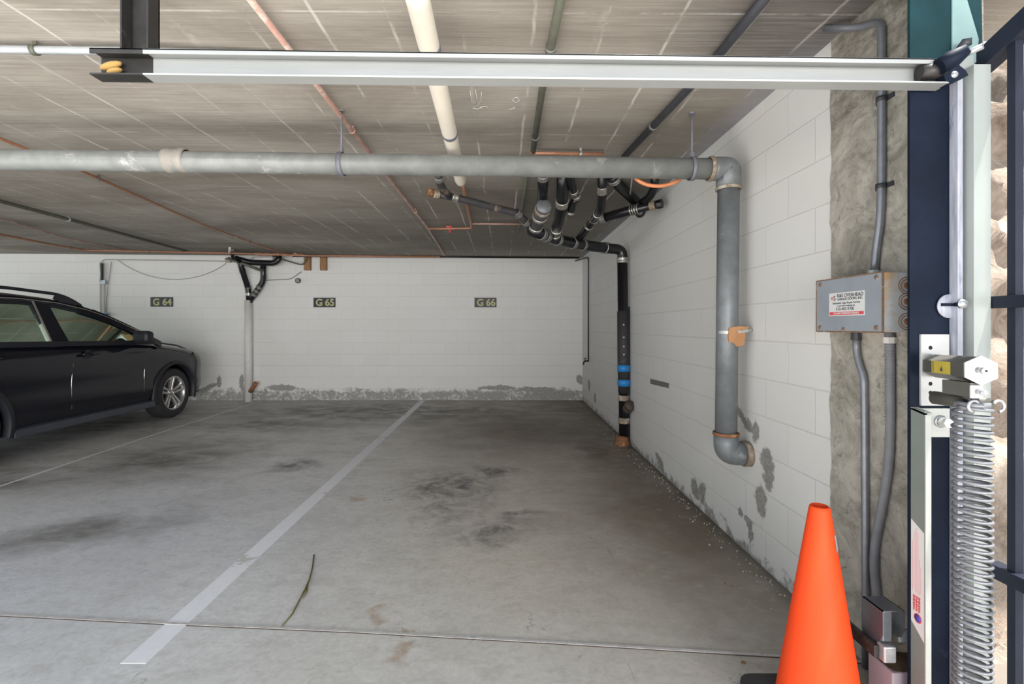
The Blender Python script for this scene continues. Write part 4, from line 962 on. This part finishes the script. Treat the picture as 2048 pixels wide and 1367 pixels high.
# hinge arm: hexagonal bar from the plate towards the driveway
ha = thing('hinge_arm', 'hexagonal grey steel hinge arm with a yellow sticker and white end plate on the post', 'hinge arm', (1.29, 1.44, 1.18))
Aa, Ab = W(1869, 731, 1.435), W(1960, 740, 1.215)
dh = (Ab-Aa).normalized(); sd_ = dh.cross(Vector((0, 0, 1))).normalized(); uh = sd_.cross(dh)
def hexr(c, r): return [c+(sd_*math.sin(k*PI/3)+uh*math.cos(k*PI/3))*r for k in range(6)]
m = MB(); m.prism(hexr(Aa, 0.0345), Ab-Aa); part(m, 'hexagonal_bar', ARMG, ha, 0.0006)
m = MB(); m.prism(hexr(Ab, 0.0375), dh*0.006); part(m, 'end_plate', WHITEM, ha, 0.0005, 'white hexagonal end plate')
be = Ab+dh*0.006+sd_*0.004
part(MB().cyl(be, be+dh*0.030, 0.0085, 16), 'bolt', BOLT, ha); part(MB().lathe([(0, 0.0305), (0.003, 0.0305), (0.003, 0.03)], be, dh, 10), 'bolt_tip', HOLE, ha)
# sticker on the side of the bar that faces the bays
sgn = -1 if (sd_.x > 0) else 1
q0, q1 = Aa+(Ab-Aa)*0.26, Aa+(Ab-Aa)*0.70; off = sd_*sgn*(0.0345*0.866+0.0006)
m = MB(); m.prism([q0+off-uh*0.0172, q1+off-uh*0.0172, q1+off+uh*0.0172, q0+off+uh*0.0172], sd_*sgn*0.0005)
ys = part(m, 'yellow_sticker', YSTICK, ha)
text(ys, 'lettering', 'WARNING', 0.0065, q0+(q1-q0)*0.10+off+sd_*sgn*0.0008, uh, -dh, INK)
m = MB(); c = q0+(q1-q0)*0.55+off+sd_*sgn*0.0008
m.prism([c-uh*0.010-dh*0.008, c-uh*0.010+dh*0.008, c+uh*0.004], sd_*sgn*0.0004); part(m, 'warning_triangle', INK, ys)
# lower lug
lg = W(1956, 783, 1.215)
part(MB().box((lg.x-0.015, 1.217, lg.z-0.017), (lg.x+0.015, 1.222, lg.z+0.016)), 'lug_face', WHITEM, ha, 0.001)
part(MB().box((lg.x-0.013, 1.222, lg.z-0.015), (lg.x+0.013, 1.30, lg.z+0.022)), 'lug_body', ARMG, ha)
part(MB().cyl((lg.x, 1.217, lg.z), (lg.x, 1.195, lg.z), 0.0065, 14), 'lug_bolt', BOLT, ha)
sp0 = W(1915, 801, 1.30)
part(MB().cyl((sp0.x-0.01, 1.36, sp0.z), (sp0.x+0.015, 1.23, sp0.z), 0.0185, 20), 'spool', ARMG, ha)

# coil spring
SX, SY = X(1944, 1.25), 1.25
cs = thing('coil_spring', 'long vertical zinc coil spring in front of the gate post', 'spring', (SX, SY, 0.16))
ztop = W(0, 812, SY).z; pitch = 14.6*SY/F; nco = int((ztop-0.15)/pitch)
pts = []; spc = 22; rs = 0.0375
for i in range(nco*spc+1):
    a_ = 2*PI*i/spc+PI; pts.append((SX+rs*math.cos(a_), SY+rs*math.sin(a_), ztop-pitch*i/spc))
part(MB().tube(pts, 0.0046, 8), 'coil', SPRINGM, cs)
for sx_, nm in ((-0.020, 'hook'), (0.044, 'hook')):
    c = Vector((SX+sx_, SY-rs*0.55, ztop+0.004)); hk = [c+Vector((0.014*math.cos(t_), -0.004, 0.014*math.sin(t_))) for t_ in [PI*0.15+i*(PI*1.35)/12 for i in range(13)]]
    if sx_ > 0: hk = [Vector((2*c.x-p.x, p.y, p.z)) for p in hk]
    part(MB().tube(hk, 0.0038, 10), nm, BOLT, cs)
part(MB().lathe([(0.022, -0.008), (0.036, -0.008), (0.036, 0.006), (0.022, 0.006)], (SX, SY, ztop+0.006), (0, 0, 1), 28, closed=True), 'end_collar', SPRINGM, cs)
part(MB().cyl((SX, SY, 0.0), (SX, SY, 0.20), 0.010, 12).box((SX-0.04, SY-0.04, 0.0), (SX+0.04, SY+0.04, 0.012)), 'anchor', DARKST, cs)
part(MB().cyl((SX, SY, ztop+0.006), (lg.x, 1.26, lg.z-0.01), 0.008, 10), 'top_link', DARKST, cs)

# pivot hardware at the top
ph = thing('gate_pivot', 'dark greasy clevis and pivot joining the channel to the gate frame', 'pivot', W(1890, 140, 1.50))
part(MB().tube([W(1838, 146, 1.41), W(1866, 143, 1.405), W(1888, 137, 1.40)], [0.022, 0.024, 0.022], 20), 'sleeve', DARKST, ph)
part(MB().tube([W(1878, 134, 1.38), W(1905, 118, 1.37), W(1938, 96, 1.34)], [0.024, 0.026, 0.014], 16), 'clevis', NAVY, ph)
part(MB().tube([W(1922, 112, 1.36), W(1966, 92, 1.32)], 0.0085, 14), 'pin', BOLT, ph)
m = MB(); m.prism([W(x, y, 1.39) for x, y in ((1886, 142), (1910, 122), (1932, 140), (1938, 150), (1900, 168), (1893, 163))], (0, 0.03, 0)); part(m, 'pivot_block', NAVY, ph, 0.002)
part(MB().lathe([(0, 0.006), (0.008, 0.004), (0.010, 0)], W(1909, 149, 1.39), (0, -1, 0), 12), 'bolt', BOLT, ph)
m = MB(); m.prism([W(x, y, 1.43) for x, y in ((1916, 118), (1948, 108), (1949, 148), (1934, 150), (1921, 134))], (0, 0.008, 0)); part(m, 'side_plate', GATEG, ph, 0.001)
part(MB().tube([W(1916, 100, 1.42), W(1930, 86, 1.41), W(1944, 82, 1.40)], [0.008, 0.014, 0.010], 12), 'lever', CONDD, ph)

# open gate leaf on the right
gl = thing('gate_leaf', 'steel bar gate leaf standing open at the right edge, rails running towards the driveway', 'gate', (1.45, 1.35, 0.1))
GXs = X(1948, 1.40); GXe = X(1982, 1.40)
zrail = lambda y: 2.127+(1.45-y)*0.36
part(MB().box((GXs, 1.40, 0.1), (GXe, 1.435, W(0, 128, 1.40).z)), 'stile', GATEG, gl, 0.001, 'pale grey end post of the gate')
m = MB(); y0, y1 = 1.45, 0.75
def railpt(px0, px1, yy): return None
xr = 1.433
for (dx0, dx1) in ((0.0, 0.05),):
    m.hexa([(xr, y1, zrail(y1)-0.062), (xr+dx1, y1, zrail(y1)-0.062), (xr+dx1, y0, zrail(y0)-0.062), (xr, y0, zrail(y0)-0.062),
            (xr, y1, zrail(y1)), (xr+dx1, y1, zrail(y1)), (xr+dx1, y0, zrail(y0)), (xr, y0, zrail(y0))])
part(m, 'top_rail', GATEN, gl, 0.001)
part(MB().box((xr, 0.75, 1.349), (xr+0.028, 1.42, 1.384)), 'middle_rail', GATEN, gl, 0.001)
part(MB().box((xr, 0.75, 0.560), (xr+0.04, 1.42, 0.600)), 'lower_rail', GATEN, gl, 0.001)
for k in range(5):
    yb = 1.345-k*0.13
    part(MB().box((xr+0.010, yb, 0.1), (xr+0.034, yb+0.022, zrail(yb)-0.06)), 'bar', [GATEN, GATEG][0], gl, 0.0)
latch = thing('latch_rod', 'thin dark rod with a round nut reaching from the post to the gate rail', 'latch', W(1920, 607, 1.42))
part(MB().tube([W(1882, 609, 1.44), W(1912, 609, 1.43)], 0.0045, 10), 'rod', NAVY, latch)
part(MB().tube([W(1908, 609, 1.43), W(1914, 609, 1.43), W(1922, 608, 1.42)], [0.004, 0.011, 0.013], 16), 'neck', NAVY, latch)
part(MB().lathe([(0, 0.010), (0.006, 0.010), (0.012, 0.005), (0.014, 0)], W(1925, 607, 1.41), (0, -1, 0), 14), 'nut', BOLT, latch)

# photo-eye with hood, block and dirt by the post
hd = thing('sensor_hood', 'shiny metal sensor hood on a bracket low beside the pillar, behind the traffic cone', 'sensor', (1.20, 1.5, 0.29))
x0, x1, yn, yf, zt_ = 1.175, 1.243, 1.478, 1.56, 0.416
m = MB(); th = 0.003
m.box((x0, yn, zt_-th), (x1, yf, zt_))
m.prism([(x0, yn, zt_), (x0, yf, zt_), (x0, yf, zt_-0.125), (x0, yn+0.018, zt_-0.115), (x0, yn, zt_-0.075)], (th, 0, 0))
m.prism([(x1-th, yn, zt_), (x1-th, yf, zt_), (x1-th, yf, zt_-0.115), (x1-th, yn+0.012, zt_-0.09), (x1-th, yn, zt_-0.06)], (th, 0, 0))
part(m, 'hood', CHROME, hd)
part(MB().box((x0+th, yn+0.004, zt_-0.10), (x0+0.034, yn+0.03, zt_-th)), 'sensor_body', CHROME, hd, 0.004)
part(MB().box((x0-0.004, yn-0.012, zt_-0.155), (x0+0.034, yn+0.02, zt_-0.105)), 'lower_bracket', BOLT, hd, 0.004)
part(MB().box((x0-0.020, 1.485, zt_-0.150), (x0-0.004, 1.66, zt_-0.112)), 'arm', DARKST, hd, 0.002)
part(MB().box((x1, 1.50, 0.305), (1.30, 1.503, 0.345)), 'side_bracket', CONDL, hd)
pb = MB().box((1.22, 1.495, 0), (1.375, 1.597, 0.211)).build('concrete_footing', PINKB, None, 0.004); tag(pb, 'small pinkish painted block on the floor at the foot of the pillar', 'block')
m = MB(); rows = []
for i in range(12):
    rows.append([(1.222+j*0.0138, 1.497+i*0.0088, 0.2095+0.030*max(0, math.sin(PI*i/11)*math.sin(PI*j/11))*(0.5+0.5*random.random())) for j in range(12)])
m.grid(rows); tag(m.build('dirt_pile', SOIL), 'brown dirt and leaf litter heaped on the small pinkish block', 'dirt', None, 'stuff')

# ================================================================== traffic cone
CXn, CYn = 1.035, 1.565
co = thing('traffic_cone', 'bright orange traffic cone with a black base in the right foreground', 'traffic cone', (CXn, CYn, 0))
H0 = 0.71
prof = [(0.128, 0.03), (0.131, 0.036), (0.1245, 0.07), (0.031, H0-0.012), (0.0285, H0-0.003), (0.025, H0), (0.021, H0-0.004), (0.021, H0-0.10)]
part(MB().lathe(prof, (CXn, CYn, 0), (0.004, 0, 1), 48), 'cone_body', CONE, co)
m = MB(); s0 = 0.185; cut = 0.05
oct_ = []
for cx_, cy_, a0 in ((s0-cut, s0-cut, 0), (-s0+cut, s0-cut, PI/2), (-s0+cut, -s0+cut, PI), (s0-cut, -s0+cut, 3*PI/2)):
    for i in range(5): t_ = a0+i*PI/8; oct_.append((CXn+cx_+cut*math.cos(t_), CYn+cy_+cut*math.sin(t_), 0.0))
m.prism(oct_, (0, 0, 0.03)); part(m, 'base', RUBBER, co, 0.008)
m = MB(); rows = []
for i in range(5):
    rows.append([(CXn+0.004*0.58+math.cos(a_)*r_, CYn+math.sin(a_)*r_, zc_) for a_, r_, zc_ in [(-1.0+0.55*j/5, 0.1245+(0.031-0.1245)*((0.625-0.012*i)-0.07)/(H0-0.082)+0.0012, 0.625-0.012*i+0.004*math.sin(j*2.2+i)) for j in range(6)]])
m.grid(rows); part(m, 'scuff_mark', SCUFF, co)

# ================================================================== twig and litter
tw = thing('twig', 'thin forked olive-brown twig lying on the floor', 'twig', (*floor_at(595, 1180), 0))
def fl(px, py, z=0.004): x, y = floor_at(px, py); return Vector((x, y, z))
part(MB().tube([fl(628, 1110), fl(625, 1135), fl(619, 1160, .007), fl(612, 1178, .009), fl(600, 1200, .007), fl(585, 1228), fl(565, 1252)], [0.0035, 0.0035, 0.004, 0.0045, 0.0035, 0.003, 0.0025], 8), 'stem', TWIG, tw)
part(MB().tube([fl(617, 1164, .007), fl(613, 1185, .008), fl(606, 1198, .006)], [0.003, 0.004, 0.002], 6), 'side_shoot', TWIG, tw)
for i, (px, py) in enumerate(((1487, 1326), (1450, 1167), (1462, 1172), (562, 1254), (1297, 930))):
    m = MB(); x, y = floor_at(px, py); a_ = i*1.3
    d1 = Vector((math.cos(a_), math.sin(a_), 0)); d2 = Vector((-d1.y, d1.x, 0)); c = Vector((x, y, 0.003)); s_ = 0.012 if i != 3 else 0.006
    m.grid([[c-d1*s_, c-d1*s_*0.4+d2*s_*0.4+Vector((0,0,.004)), c+d1*s_*0.4+d2*s_*0.4+Vector((0,0,.005)), c+d1*s_],
            [c-d1*s_, c-d1*s_*0.4-d2*s_*0.4+Vector((0,0,.002)), c+d1*s_*0.4-d2*s_*0.4, c+d1*s_]])
    o = m.build('dead_leaf', LEAF); tag(o, ['orange-brown leaf beside the black cone base', 'dead leaf on the floor near the wall, left of a pair', 'dead leaf on the floor near the wall, right of a pair', 'tiny pale leaf at the lower tip of the twig', 'dead leaf on the floor below the middle of the right wall'][i], 'leaf', 'fallen leaves')
m = MB()
for i in range(240):
    y = random.uniform(1.75, 6.5); x = XR-0.01-abs(random.gauss(0, 0.07))-(0.02)
    r_ = random.uniform(0.002, 0.006); bmesh.ops.create_icosphere(m.bm, subdivisions=1, radius=r_, matrix=Matrix.Translation((x, y, r_*0.6)))
tag(m.build('grit', PEBBLE), 'pale grit and paint flakes scattered along the foot of the right wall', 'grit', None, 'stuff')

# ================================================================== parked car
CARX, NOSE = -5.60, 7.73
car = thing('car', 'black sport utility car parked nose-in at the left, seen from its right side', 'car', (CARX, NOSE-2.3, 0))
def cw(u, wv, z): return Vector((CARX+wv, NOSE-u, z))
def interp(tab, u):
    if u <= tab[0][0]: return tab[0][1:]
    for a, b in zip(tab[:-1], tab[1:]):
        if u <= b[0]:
            k = (u-a[0])/(b[0]-a[0]); return tuple(x+(y-x)*k for x, y in zip(a[1:], b[1:]))
    return tab[-1][1:]
ST = [(0.0, 0.62, 0.40, 0.78, 0.06), (0.05, 0.74, 0.33, 0.85, 0.06), (0.16, 0.82, 0.27, 0.905, 0.06), (0.35, 0.875, 0.24, 0.945, 0.055), (0.6, 0.905, 0.23, 0.985, 0.05), (0.9, 0.92, 0.23, 1.025, 0.05),
      (1.25, 0.925, 0.23, 1.075, 0.04), (1.6, 0.925, 0.23, 1.10, 0.01), (2.5, 0.928, 0.23, 1.115, 0.0), (3.4, 0.928, 0.23, 1.135, 0.0), (3.9, 0.92, 0.26, 1.15, 0.0), (4.25, 0.90, 0.31, 1.14, 0.0), (4.5, 0.86, 0.37, 1.06, 0.0), (4.6, 0.78, 0.44, 0.92, 0.0)]
rows = []; us = [i*4.6/72 for i in range(73)]
FR = [(0.0, 0.86), (0.05, 0.95), (0.16, 0.985), (0.30, 0.995), (0.42, 0.985), (0.55, 0.99), (0.68, 1.0), (0.80, 0.995), (0.88, 0.975), (0.94, 0.95), (0.985, 0.90), (1.0, 0.84)]
for u in us:
    hw, zb0, zt0, cr_ = interp(ST, u)
    half = [(hw*k, zb0+(zt0-zb0)*f) for f, k in FR]
    top = [(hw*0.84*(1-j/5), zt0+cr_*(1-(1-j/5)**2)) for j in range(1, 6)]
    right = [(0, zb0)]+half+top
    left = [(-a, b) for a, b in right[1:-1]][::-1]
    rows.append([cw(u, a, b) for a, b in right+left])
m = MB(); R_ = [[m.bm.verts.new(p) for p in r] for r in rows]; nn = len(R_[0]); fs = []
for i in range(len(R_)-1):
    for j in range(nn): fs.append(m.bm.faces.new((R_[i][j], R_[i][(j+1)%nn], R_[i+1][(j+1)%nn], R_[i+1][j])))
m._tag(fs, True); m._tag([m.bm.faces.new(R_[0][::-1]), m.bm.faces.new(R_[-1])], False)
body = part(m, 'body', PAINT, car)
cutm = MB()
AX = (0.90, 3.59)
for ua in AX:
    for sgn_ in (1, -1): cutm.cyl(cw(ua, sgn_*0.58, 0.37), cw(ua, sgn_*1.2, 0.37), 0.395, 48)
cutter = cutm.build('cut', PAINT)
bo = body.modifiers.new('b', 'BOOLEAN'); bo.object = cutter; bo.operation = 'DIFFERENCE'; bo.solver = 'EXACT'
dg = bpy.context.evaluated_depsgraph_get(); dg.update()
bpy.context.view_layer.update(); dg = bpy.context.evaluated_depsgraph_get()
me2 = bpy.data.meshes.new_from_object(body.evaluated_get(dg)); body.modifiers.clear(); body.data = me2
bpy.data.objects.remove(cutter)
for p_ in body.data.polygons: p_.use_smooth = True
try: body.data.set_sharp_from_angle(angle=math.radians(35))
except Exception: pass
# greenhouse
def gw(z): return 0.885-(z-1.10)*0.40
WT = [(1.30, 1.12), (1.55, 1.235), (1.85, 1.375), (2.15, 1.475), (2.5, 1.54), (2.9, 1.565), (3.4, 1.56), (3.9, 1.525), (4.2, 1.47), (4.3, 1.40)]
def wt(u): return interp(WT, u)[0]
rows = []
for i in range(26):
    u = 2.02+i*(4.28-2.02)/25; zt1 = wt(u)
    e = zt1; crown = 0.085+(0 if u > 2.3 else -0.10*(2.3-u))
    sec = [(gw(e)+0.012, e-0.012), (gw(e)+0.002, e+0.015), (gw(e)-0.03, e+0.045), (gw(e)-0.12, e+0.07), (gw(e)-0.30, e+0.085+crown*0.1), (0.0, e+crown+0.015)]
    full = sec+[(-a, b) for a, b in sec[:-1]][::-1]
    rows.append([cw(u, a, b) for a, b in full])
ro = part(MB().grid(rows), 'roof', PAINT, car); so = ro.modifiers.new('s', 'SOLIDIFY'); so.thickness = 0.02
def strip(nm, mat, path, wdt, th, label=None):
    """flat member following a path on the side of the cabin: list of (u, z); one part per side"""
    P = [Vector(p) for p in path]
    for sg in (1, -1):
        A, B = [], []
        for i, p in enumerate(P):
            d = (P[min(i+1, len(P)-1)]-P[max(i-1, 0)]).normalized(); n_ = Vector((-d.y, d.x))*wdt/2
            for (L_, s2) in ((A, 1), (B, -1)): q = p+n_*s2; L_.append((q.x, q.y))
        rows_ = []
        for a, b in zip(A, B):
            rows_.append([cw(a[0], sg*(gw(a[1])+th), a[1]), cw(b[0], sg*(gw(b[1])+th), b[1]), cw(b[0], sg*(gw(b[1])-0.03), b[1]), cw(a[0], sg*(gw(a[1])-0.03), a[1]), cw(a[0], sg*(gw(a[1])+th), a[1])])
        part(MB().grid(rows_, False), nm, mat, car, 0, label)
ap = [(1.18, 1.055), (1.40, 1.17), (1.62, 1.275), (1.85, 1.375), (2.05, 1.445), (2.25, 1.50)]
strip('front_pillar', PAINT, ap, 0.085, 0.012)
strip('middle_pillar', PAINT, [(2.62, 1.09), (2.66, 1.30), (2.70, 1.57)], 0.19, 0.006)
strip('rear_pillar', PAINT, [(3.62, 1.12), (3.66, 1.55)], 0.12, 0.006)
strip('tail_pillar', PAINT, [(4.42, 1.10), (4.30, 1.30), (4.20, 1.50)], 0.30, 0.01)
strip('window_surround', CLAD, [(1.55, 1.228), (1.85, 1.368), (2.15, 1.468), (2.5, 1.533), (2.9, 1.557), (3.4, 1.552), (3.9, 1.517), (4.2, 1.46)], 0.05, 0.004)
strip('roof_trim', TRIMGLINT, [(1.40, 1.205), (1.62, 1.295), (1.85, 1.395), (2.15, 1.492), (2.5, 1.556), (2.9, 1.580), (3.4, 1.575), (3.9, 1.54)], 0.010, 0.016, 'bright trim line over the windows')
strip('belt_moulding', CLAD, [(1.30, 1.085), (2.5, 1.11), (4.3, 1.145)], 0.055, 0.020)
strip('pillar_trim', TRIMGLINT, [(2.735, 1.10), (2.765, 1.56)], 0.020, 0.012, 'bright trim strip on the pillar')
def glassp(nm, poly, mat):
    for sg in (1, -1):
        m = MB(); vs = [m.bm.verts.new(cw(a, sg*(gw(b)-0.012), b)) for a, b in poly]; m._tag([m.bm.faces.new(vs)]); part(m, nm, mat, car)
glassp('front_side_window', [(1.42, 1.11), (1.50, 1.20), (1.85, 1.36), (2.15, 1.46), (2.60, 1.54), (2.56, 1.11)], GLASS)
glassp('rear_side_window', [(2.70, 1.12), (2.74, 1.55), (3.4, 1.55), (3.62, 1.54), (3.58, 1.14)], GLASSD)
glassp('quarter_window', [(3.68, 1.15), (3.70, 1.53), (3.95, 1.50), (4.15, 1.44), (4.22, 1.16)], GLASSD)
m = MB(); rows = []
for i in range(7):
    k = i/6; u = 1.16+(2.06-1.16)*k; z = 1.10+(1.50-1.10)*k+0.03*math.sin(PI*k)
    wv_ = 0.80+(gw(1.47)-0.80)*k
    rows.append([cw(u-0.10*(1-(j/6)**2 if True else 0)*(1-k*0.7), wv_*j/6, z+0.02*(1-(j/6)**2)) for j in range(-6, 7)])
part(m.grid(rows), 'windscreen', GLASS, car)
m = MB(); rows = [[cw(4.46-0.17*i/4, (0.72-0.08*i/4)*j/4, 1.12+0.34*i/4) for j in range(-4, 5)] for i in range(5)]
part(m.grid(rows), 'rear_window', GLASSD, car)
# interior
def seat(u, wv):
    m = MB(); m.box(tuple(cw(u+0.16, wv-0.22, 0.95)), tuple(cw(u, wv+0.22, 1.28)))
    o = part(m, 'seat', SEAT, car, 0.05); 
    m = MB(); m.box(tuple(cw(u+0.21, wv-0.13, 1.30)), tuple(cw(u+0.10, wv+0.13, 1.48))); m.cyl(cw(u+0.13, wv-0.06, 1.2), cw(u+0.15, wv-0.06, 1.32), 0.008, 8); m.cyl(cw(u+0.13, wv+0.06, 1.2), cw(u+0.15, wv+0.06, 1.32), 0.008, 8)
    part(m, 'headrest', SEAT, o, 0.035)
seat(2.62, 0.38); seat(2.62, -0.38); seat(3.45, 0.40); seat(3.45, -0.40)
part(MB().box(tuple(cw(1.65, -0.75, 1.02)), tuple(cw(1.28, 0.75, 1.12))), 'dashboard', SEAT, car, 0.03)
m = MB(); a_ = [cw(1.83+0.06*math.sin(t_), -0.38+0.18*math.cos(t_), 1.10+0.17*math.sin(t_)) for t_ in [i*2*PI/20 for i in range(21)]]; m.tube(a_, 0.014, 8); part(m, 'steering_wheel', SEAT, car)
# wheels
def wheel(ua, sg):
    c = cw(ua, sg*0.79, 0.352); ax = (sg, 0, 0)
    tr = part(MB().lathe([(0.235, -0.11), (0.30, -0.115), (0.335, -0.105), (0.350, -0.08), (0.352, 0.0), (0.350, 0.08), (0.335, 0.105), (0.30, 0.118), (0.245, 0.115), (0.232, 0.10)], c, ax, 56), 'wheel', TIRE, car)
    part(MB().lathe([(0.240, 0.108), (0.232, 0.112), (0.222, 0.100), (0.215, 0.03), (0.215, -0.10)], c, ax, 48), 'rim', ALLOY, tr)
    part(MB().lathe([(0.0, -0.01), (0.214, -0.01)], c, ax, 32), 'brake', DARKST, tr)
    for k in range(5):
        t0 = k*2*PI/5+0.3; m = MB()
        for da in (-0.16, 0.16):
            t1 = t0+da; ri = Vector((0, math.cos(t0), math.sin(t0))); ro_ = Vector((0, math.cos(t1), math.sin(t1)))
            n0 = Vector((0, -ri.z, ri.y)); n1 = Vector((0, -ro_.z, ro_.y)); o_ = Vector((sg, 0, 0))
            a0, a1 = c+ri*0.035+n0*(0.018 if da > 0 else -0.018)+o_*0.065, c+ro_*0.228+o_*0.092
            wa, wb = 0.018, 0.026
            m.hexa([a0-n0*wa-o_*0.03, a0+n0*wa-o_*0.03, a1+n1*wb-o_*0.03, a1-n1*wb-o_*0.03, a0-n0*wa*0.7, a0+n0*wa*0.7, a1+n1*wb*0.7, a1-n1*wb*0.7])
        part(m, 'spoke', ALLOY, tr, 0.004)
    part(MB().lathe([(0, 0.082), (0.030, 0.080), (0.045, 0.06), (0.06, 0.03)], c, ax, 24), 'hub_cap', ALLOY, tr)
for ua in AX:
    for sg in (1, -1): wheel(ua, sg)
# arch cladding
for ua in AX:
    for sg in (1, -1):
        rows = []
        for i in range(33):
            t_ = -0.32+(PI+0.64)*i/32; 
            rows.append([cw(ua-r_*math.cos(t_), sg*wq, 0.37+r_*math.sin(t_)) for r_, wq in ((0.388, 0.86), (0.388, 0.930), (0.396, 0.936), (0.440, 0.932), (0.447, 0.90))])
        part(MB().grid(rows), 'arch_cladding', CLAD, car)
for sg in (1, -1):
    m = MB(); 
    m.hexa([cw(1.32, sg*0.86, 0.22), cw(3.17, sg*0.86, 0.22), cw(3.17, sg*0.945, 0.225), cw(1.32, sg*0.945, 0.225), cw(1.32, sg*0.86, 0.33), cw(3.17, sg*0.86, 0.33), cw(3.17, sg*0.930, 0.30), cw(1.32, sg*0.930, 0.30)])
    part(m, 'sill_cladding', SILL, car, 0.008)
    for u_, pts_ in ((1.49, [(1.40, 1.06), (1.47, 0.92), (1.495, 0.70), (1.50, 0.45)]), (2.51, [(2.50, 1.07), (2.535, 0.90), (2.55, 0.70), (2.545, 0.40)]), (3.4, [(3.60, 1.07), (3.55, 0.95), (3.42, 0.75)])):
        P = []
        for a, b in pts_:
            hw, zb0, zt0, _ = interp(ST, a); f = (b-zb0)/(zt0-zb0); k = interp([(x, y) for x, y in FR], f)[0]; P.append(cw(a, sg*(hw*k+0.0005), b))
        part(MB().tube(rnd(P, 0.05), 0.0035, 6), 'door_gap_and_glint', TRIMGLINT if u_ < 3 else CLAD, car)  # highlights along the front door gaps drawn as light-grey tubes
    for u_ in (2.34, 3.38):
        z_ = 0.985 if u_ < 3 else 1.0; bx = 0.928
        h = part(MB().tube([cw(u_+0.10, sg*(bx-0.01), z_), cw(u_+0.085, sg*(bx+0.028), z_+0.004), cw(u_, sg*(bx+0.034), z_+0.006), cw(u_-0.085, sg*(bx+0.028), z_), cw(u_-0.10, sg*(bx-0.01), z_)], [0.012, 0.014, 0.015, 0.014, 0.012], 10), 'door_handle', PAINT, car)
        part(MB().lathe([(0.0, 0.001), (0.045, 0.001), (0.052, 0)], cw(u_+0.01, sg*(bx-0.004), z_), (sg, 0, 0), 20), 'handle_recess', SEAT, car)
    # mirror
    mm = MB(); c = cw(1.66, sg*1.03, 1.165)
    bmesh.ops.create_cube(mm.bm, size=1, matrix=Matrix.Translation(c) @ Matrix.Diagonal((0.21, 0.13, 0.155, 1)))
    mr = part(mm, 'mirror', CLAD, car, 0.045)
    part(MB().tube([cw(1.62, sg*0.90, 1.10), cw(1.64, sg*0.98, 1.12)], 0.028, 10), 'mirror_arm', CLAD, mr)
    # roof rail
    rp = [cw(2.15, sg*0.66, 1.545), cw(2.30, sg*0.665, 1.615), cw(2.45, sg*0.665, 1.655), cw(3.0, sg*0.66, 1.685), cw(3.8, sg*0.65, 1.665), cw(3.95, sg*0.64, 1.60)]
    part(MB().tube(rnd(rp, 0.12), [0.017]*len(rnd(rp, 0.12)), 10), 'roof_rail', CLAD, car)
    m = MB(); m.prism([cw(2.12, sg*0.65, 1.53), cw(2.30, sg*0.665, 1.61), cw(2.47, sg*0.665, 1.655), cw(2.50, sg*0.66, 1.60), cw(2.40, sg*0.66, 1.55)], (sg*0.03, 0, 0)); part(m, 'rail_foot', CLAD, car, 0.004)
    hl = MB(); hl.hexa([cw(0.06, sg*0.50, 0.77), cw(0.36, sg*0.86, 0.80), cw(0.34, sg*0.84, 0.82), cw(0.10, sg*0.5, 0.80), cw(0.09, sg*0.52, 0.86), cw(0.44, sg*0.875, 0.905), cw(0.42, sg*0.85, 0.91), cw(0.13, sg*0.52, 0.865)])
    part(hl, 'headlight', LAMPG, car, 0.004)
    tl = MB(); tl.box(tuple(cw(4.56, sg*0.55 if sg > 0 else -0.86, 0.95)), tuple(cw(4.35, sg*0.86 if sg > 0 else -0.55, 1.05))); part(tl, 'tail_light', REDV, car, 0.01)
part(MB().box(tuple(cw(0.06, -0.5, 0.50)), tuple(cw(-0.005, 0.5, 0.74))), 'grille', CLAD, car, 0.01)
part(MB().box(tuple(cw(0.30, -0.70, 0.25)), tuple(cw(0.02, 0.70, 0.36))), 'lower_bumper', CLAD, car, 0.02)
# bonnet crease
for sg in (1, -1):
    P = [cw(1.22, sg*0.74, 1.10), cw(0.9, sg*0.70, 1.062), cw(0.5, sg*0.66, 1.015), cw(0.2, sg*0.60, 0.945)]
    part(MB().tube(rnd(P, 0.1), 0.012, 8), 'bonnet_crease', PAINT, car)
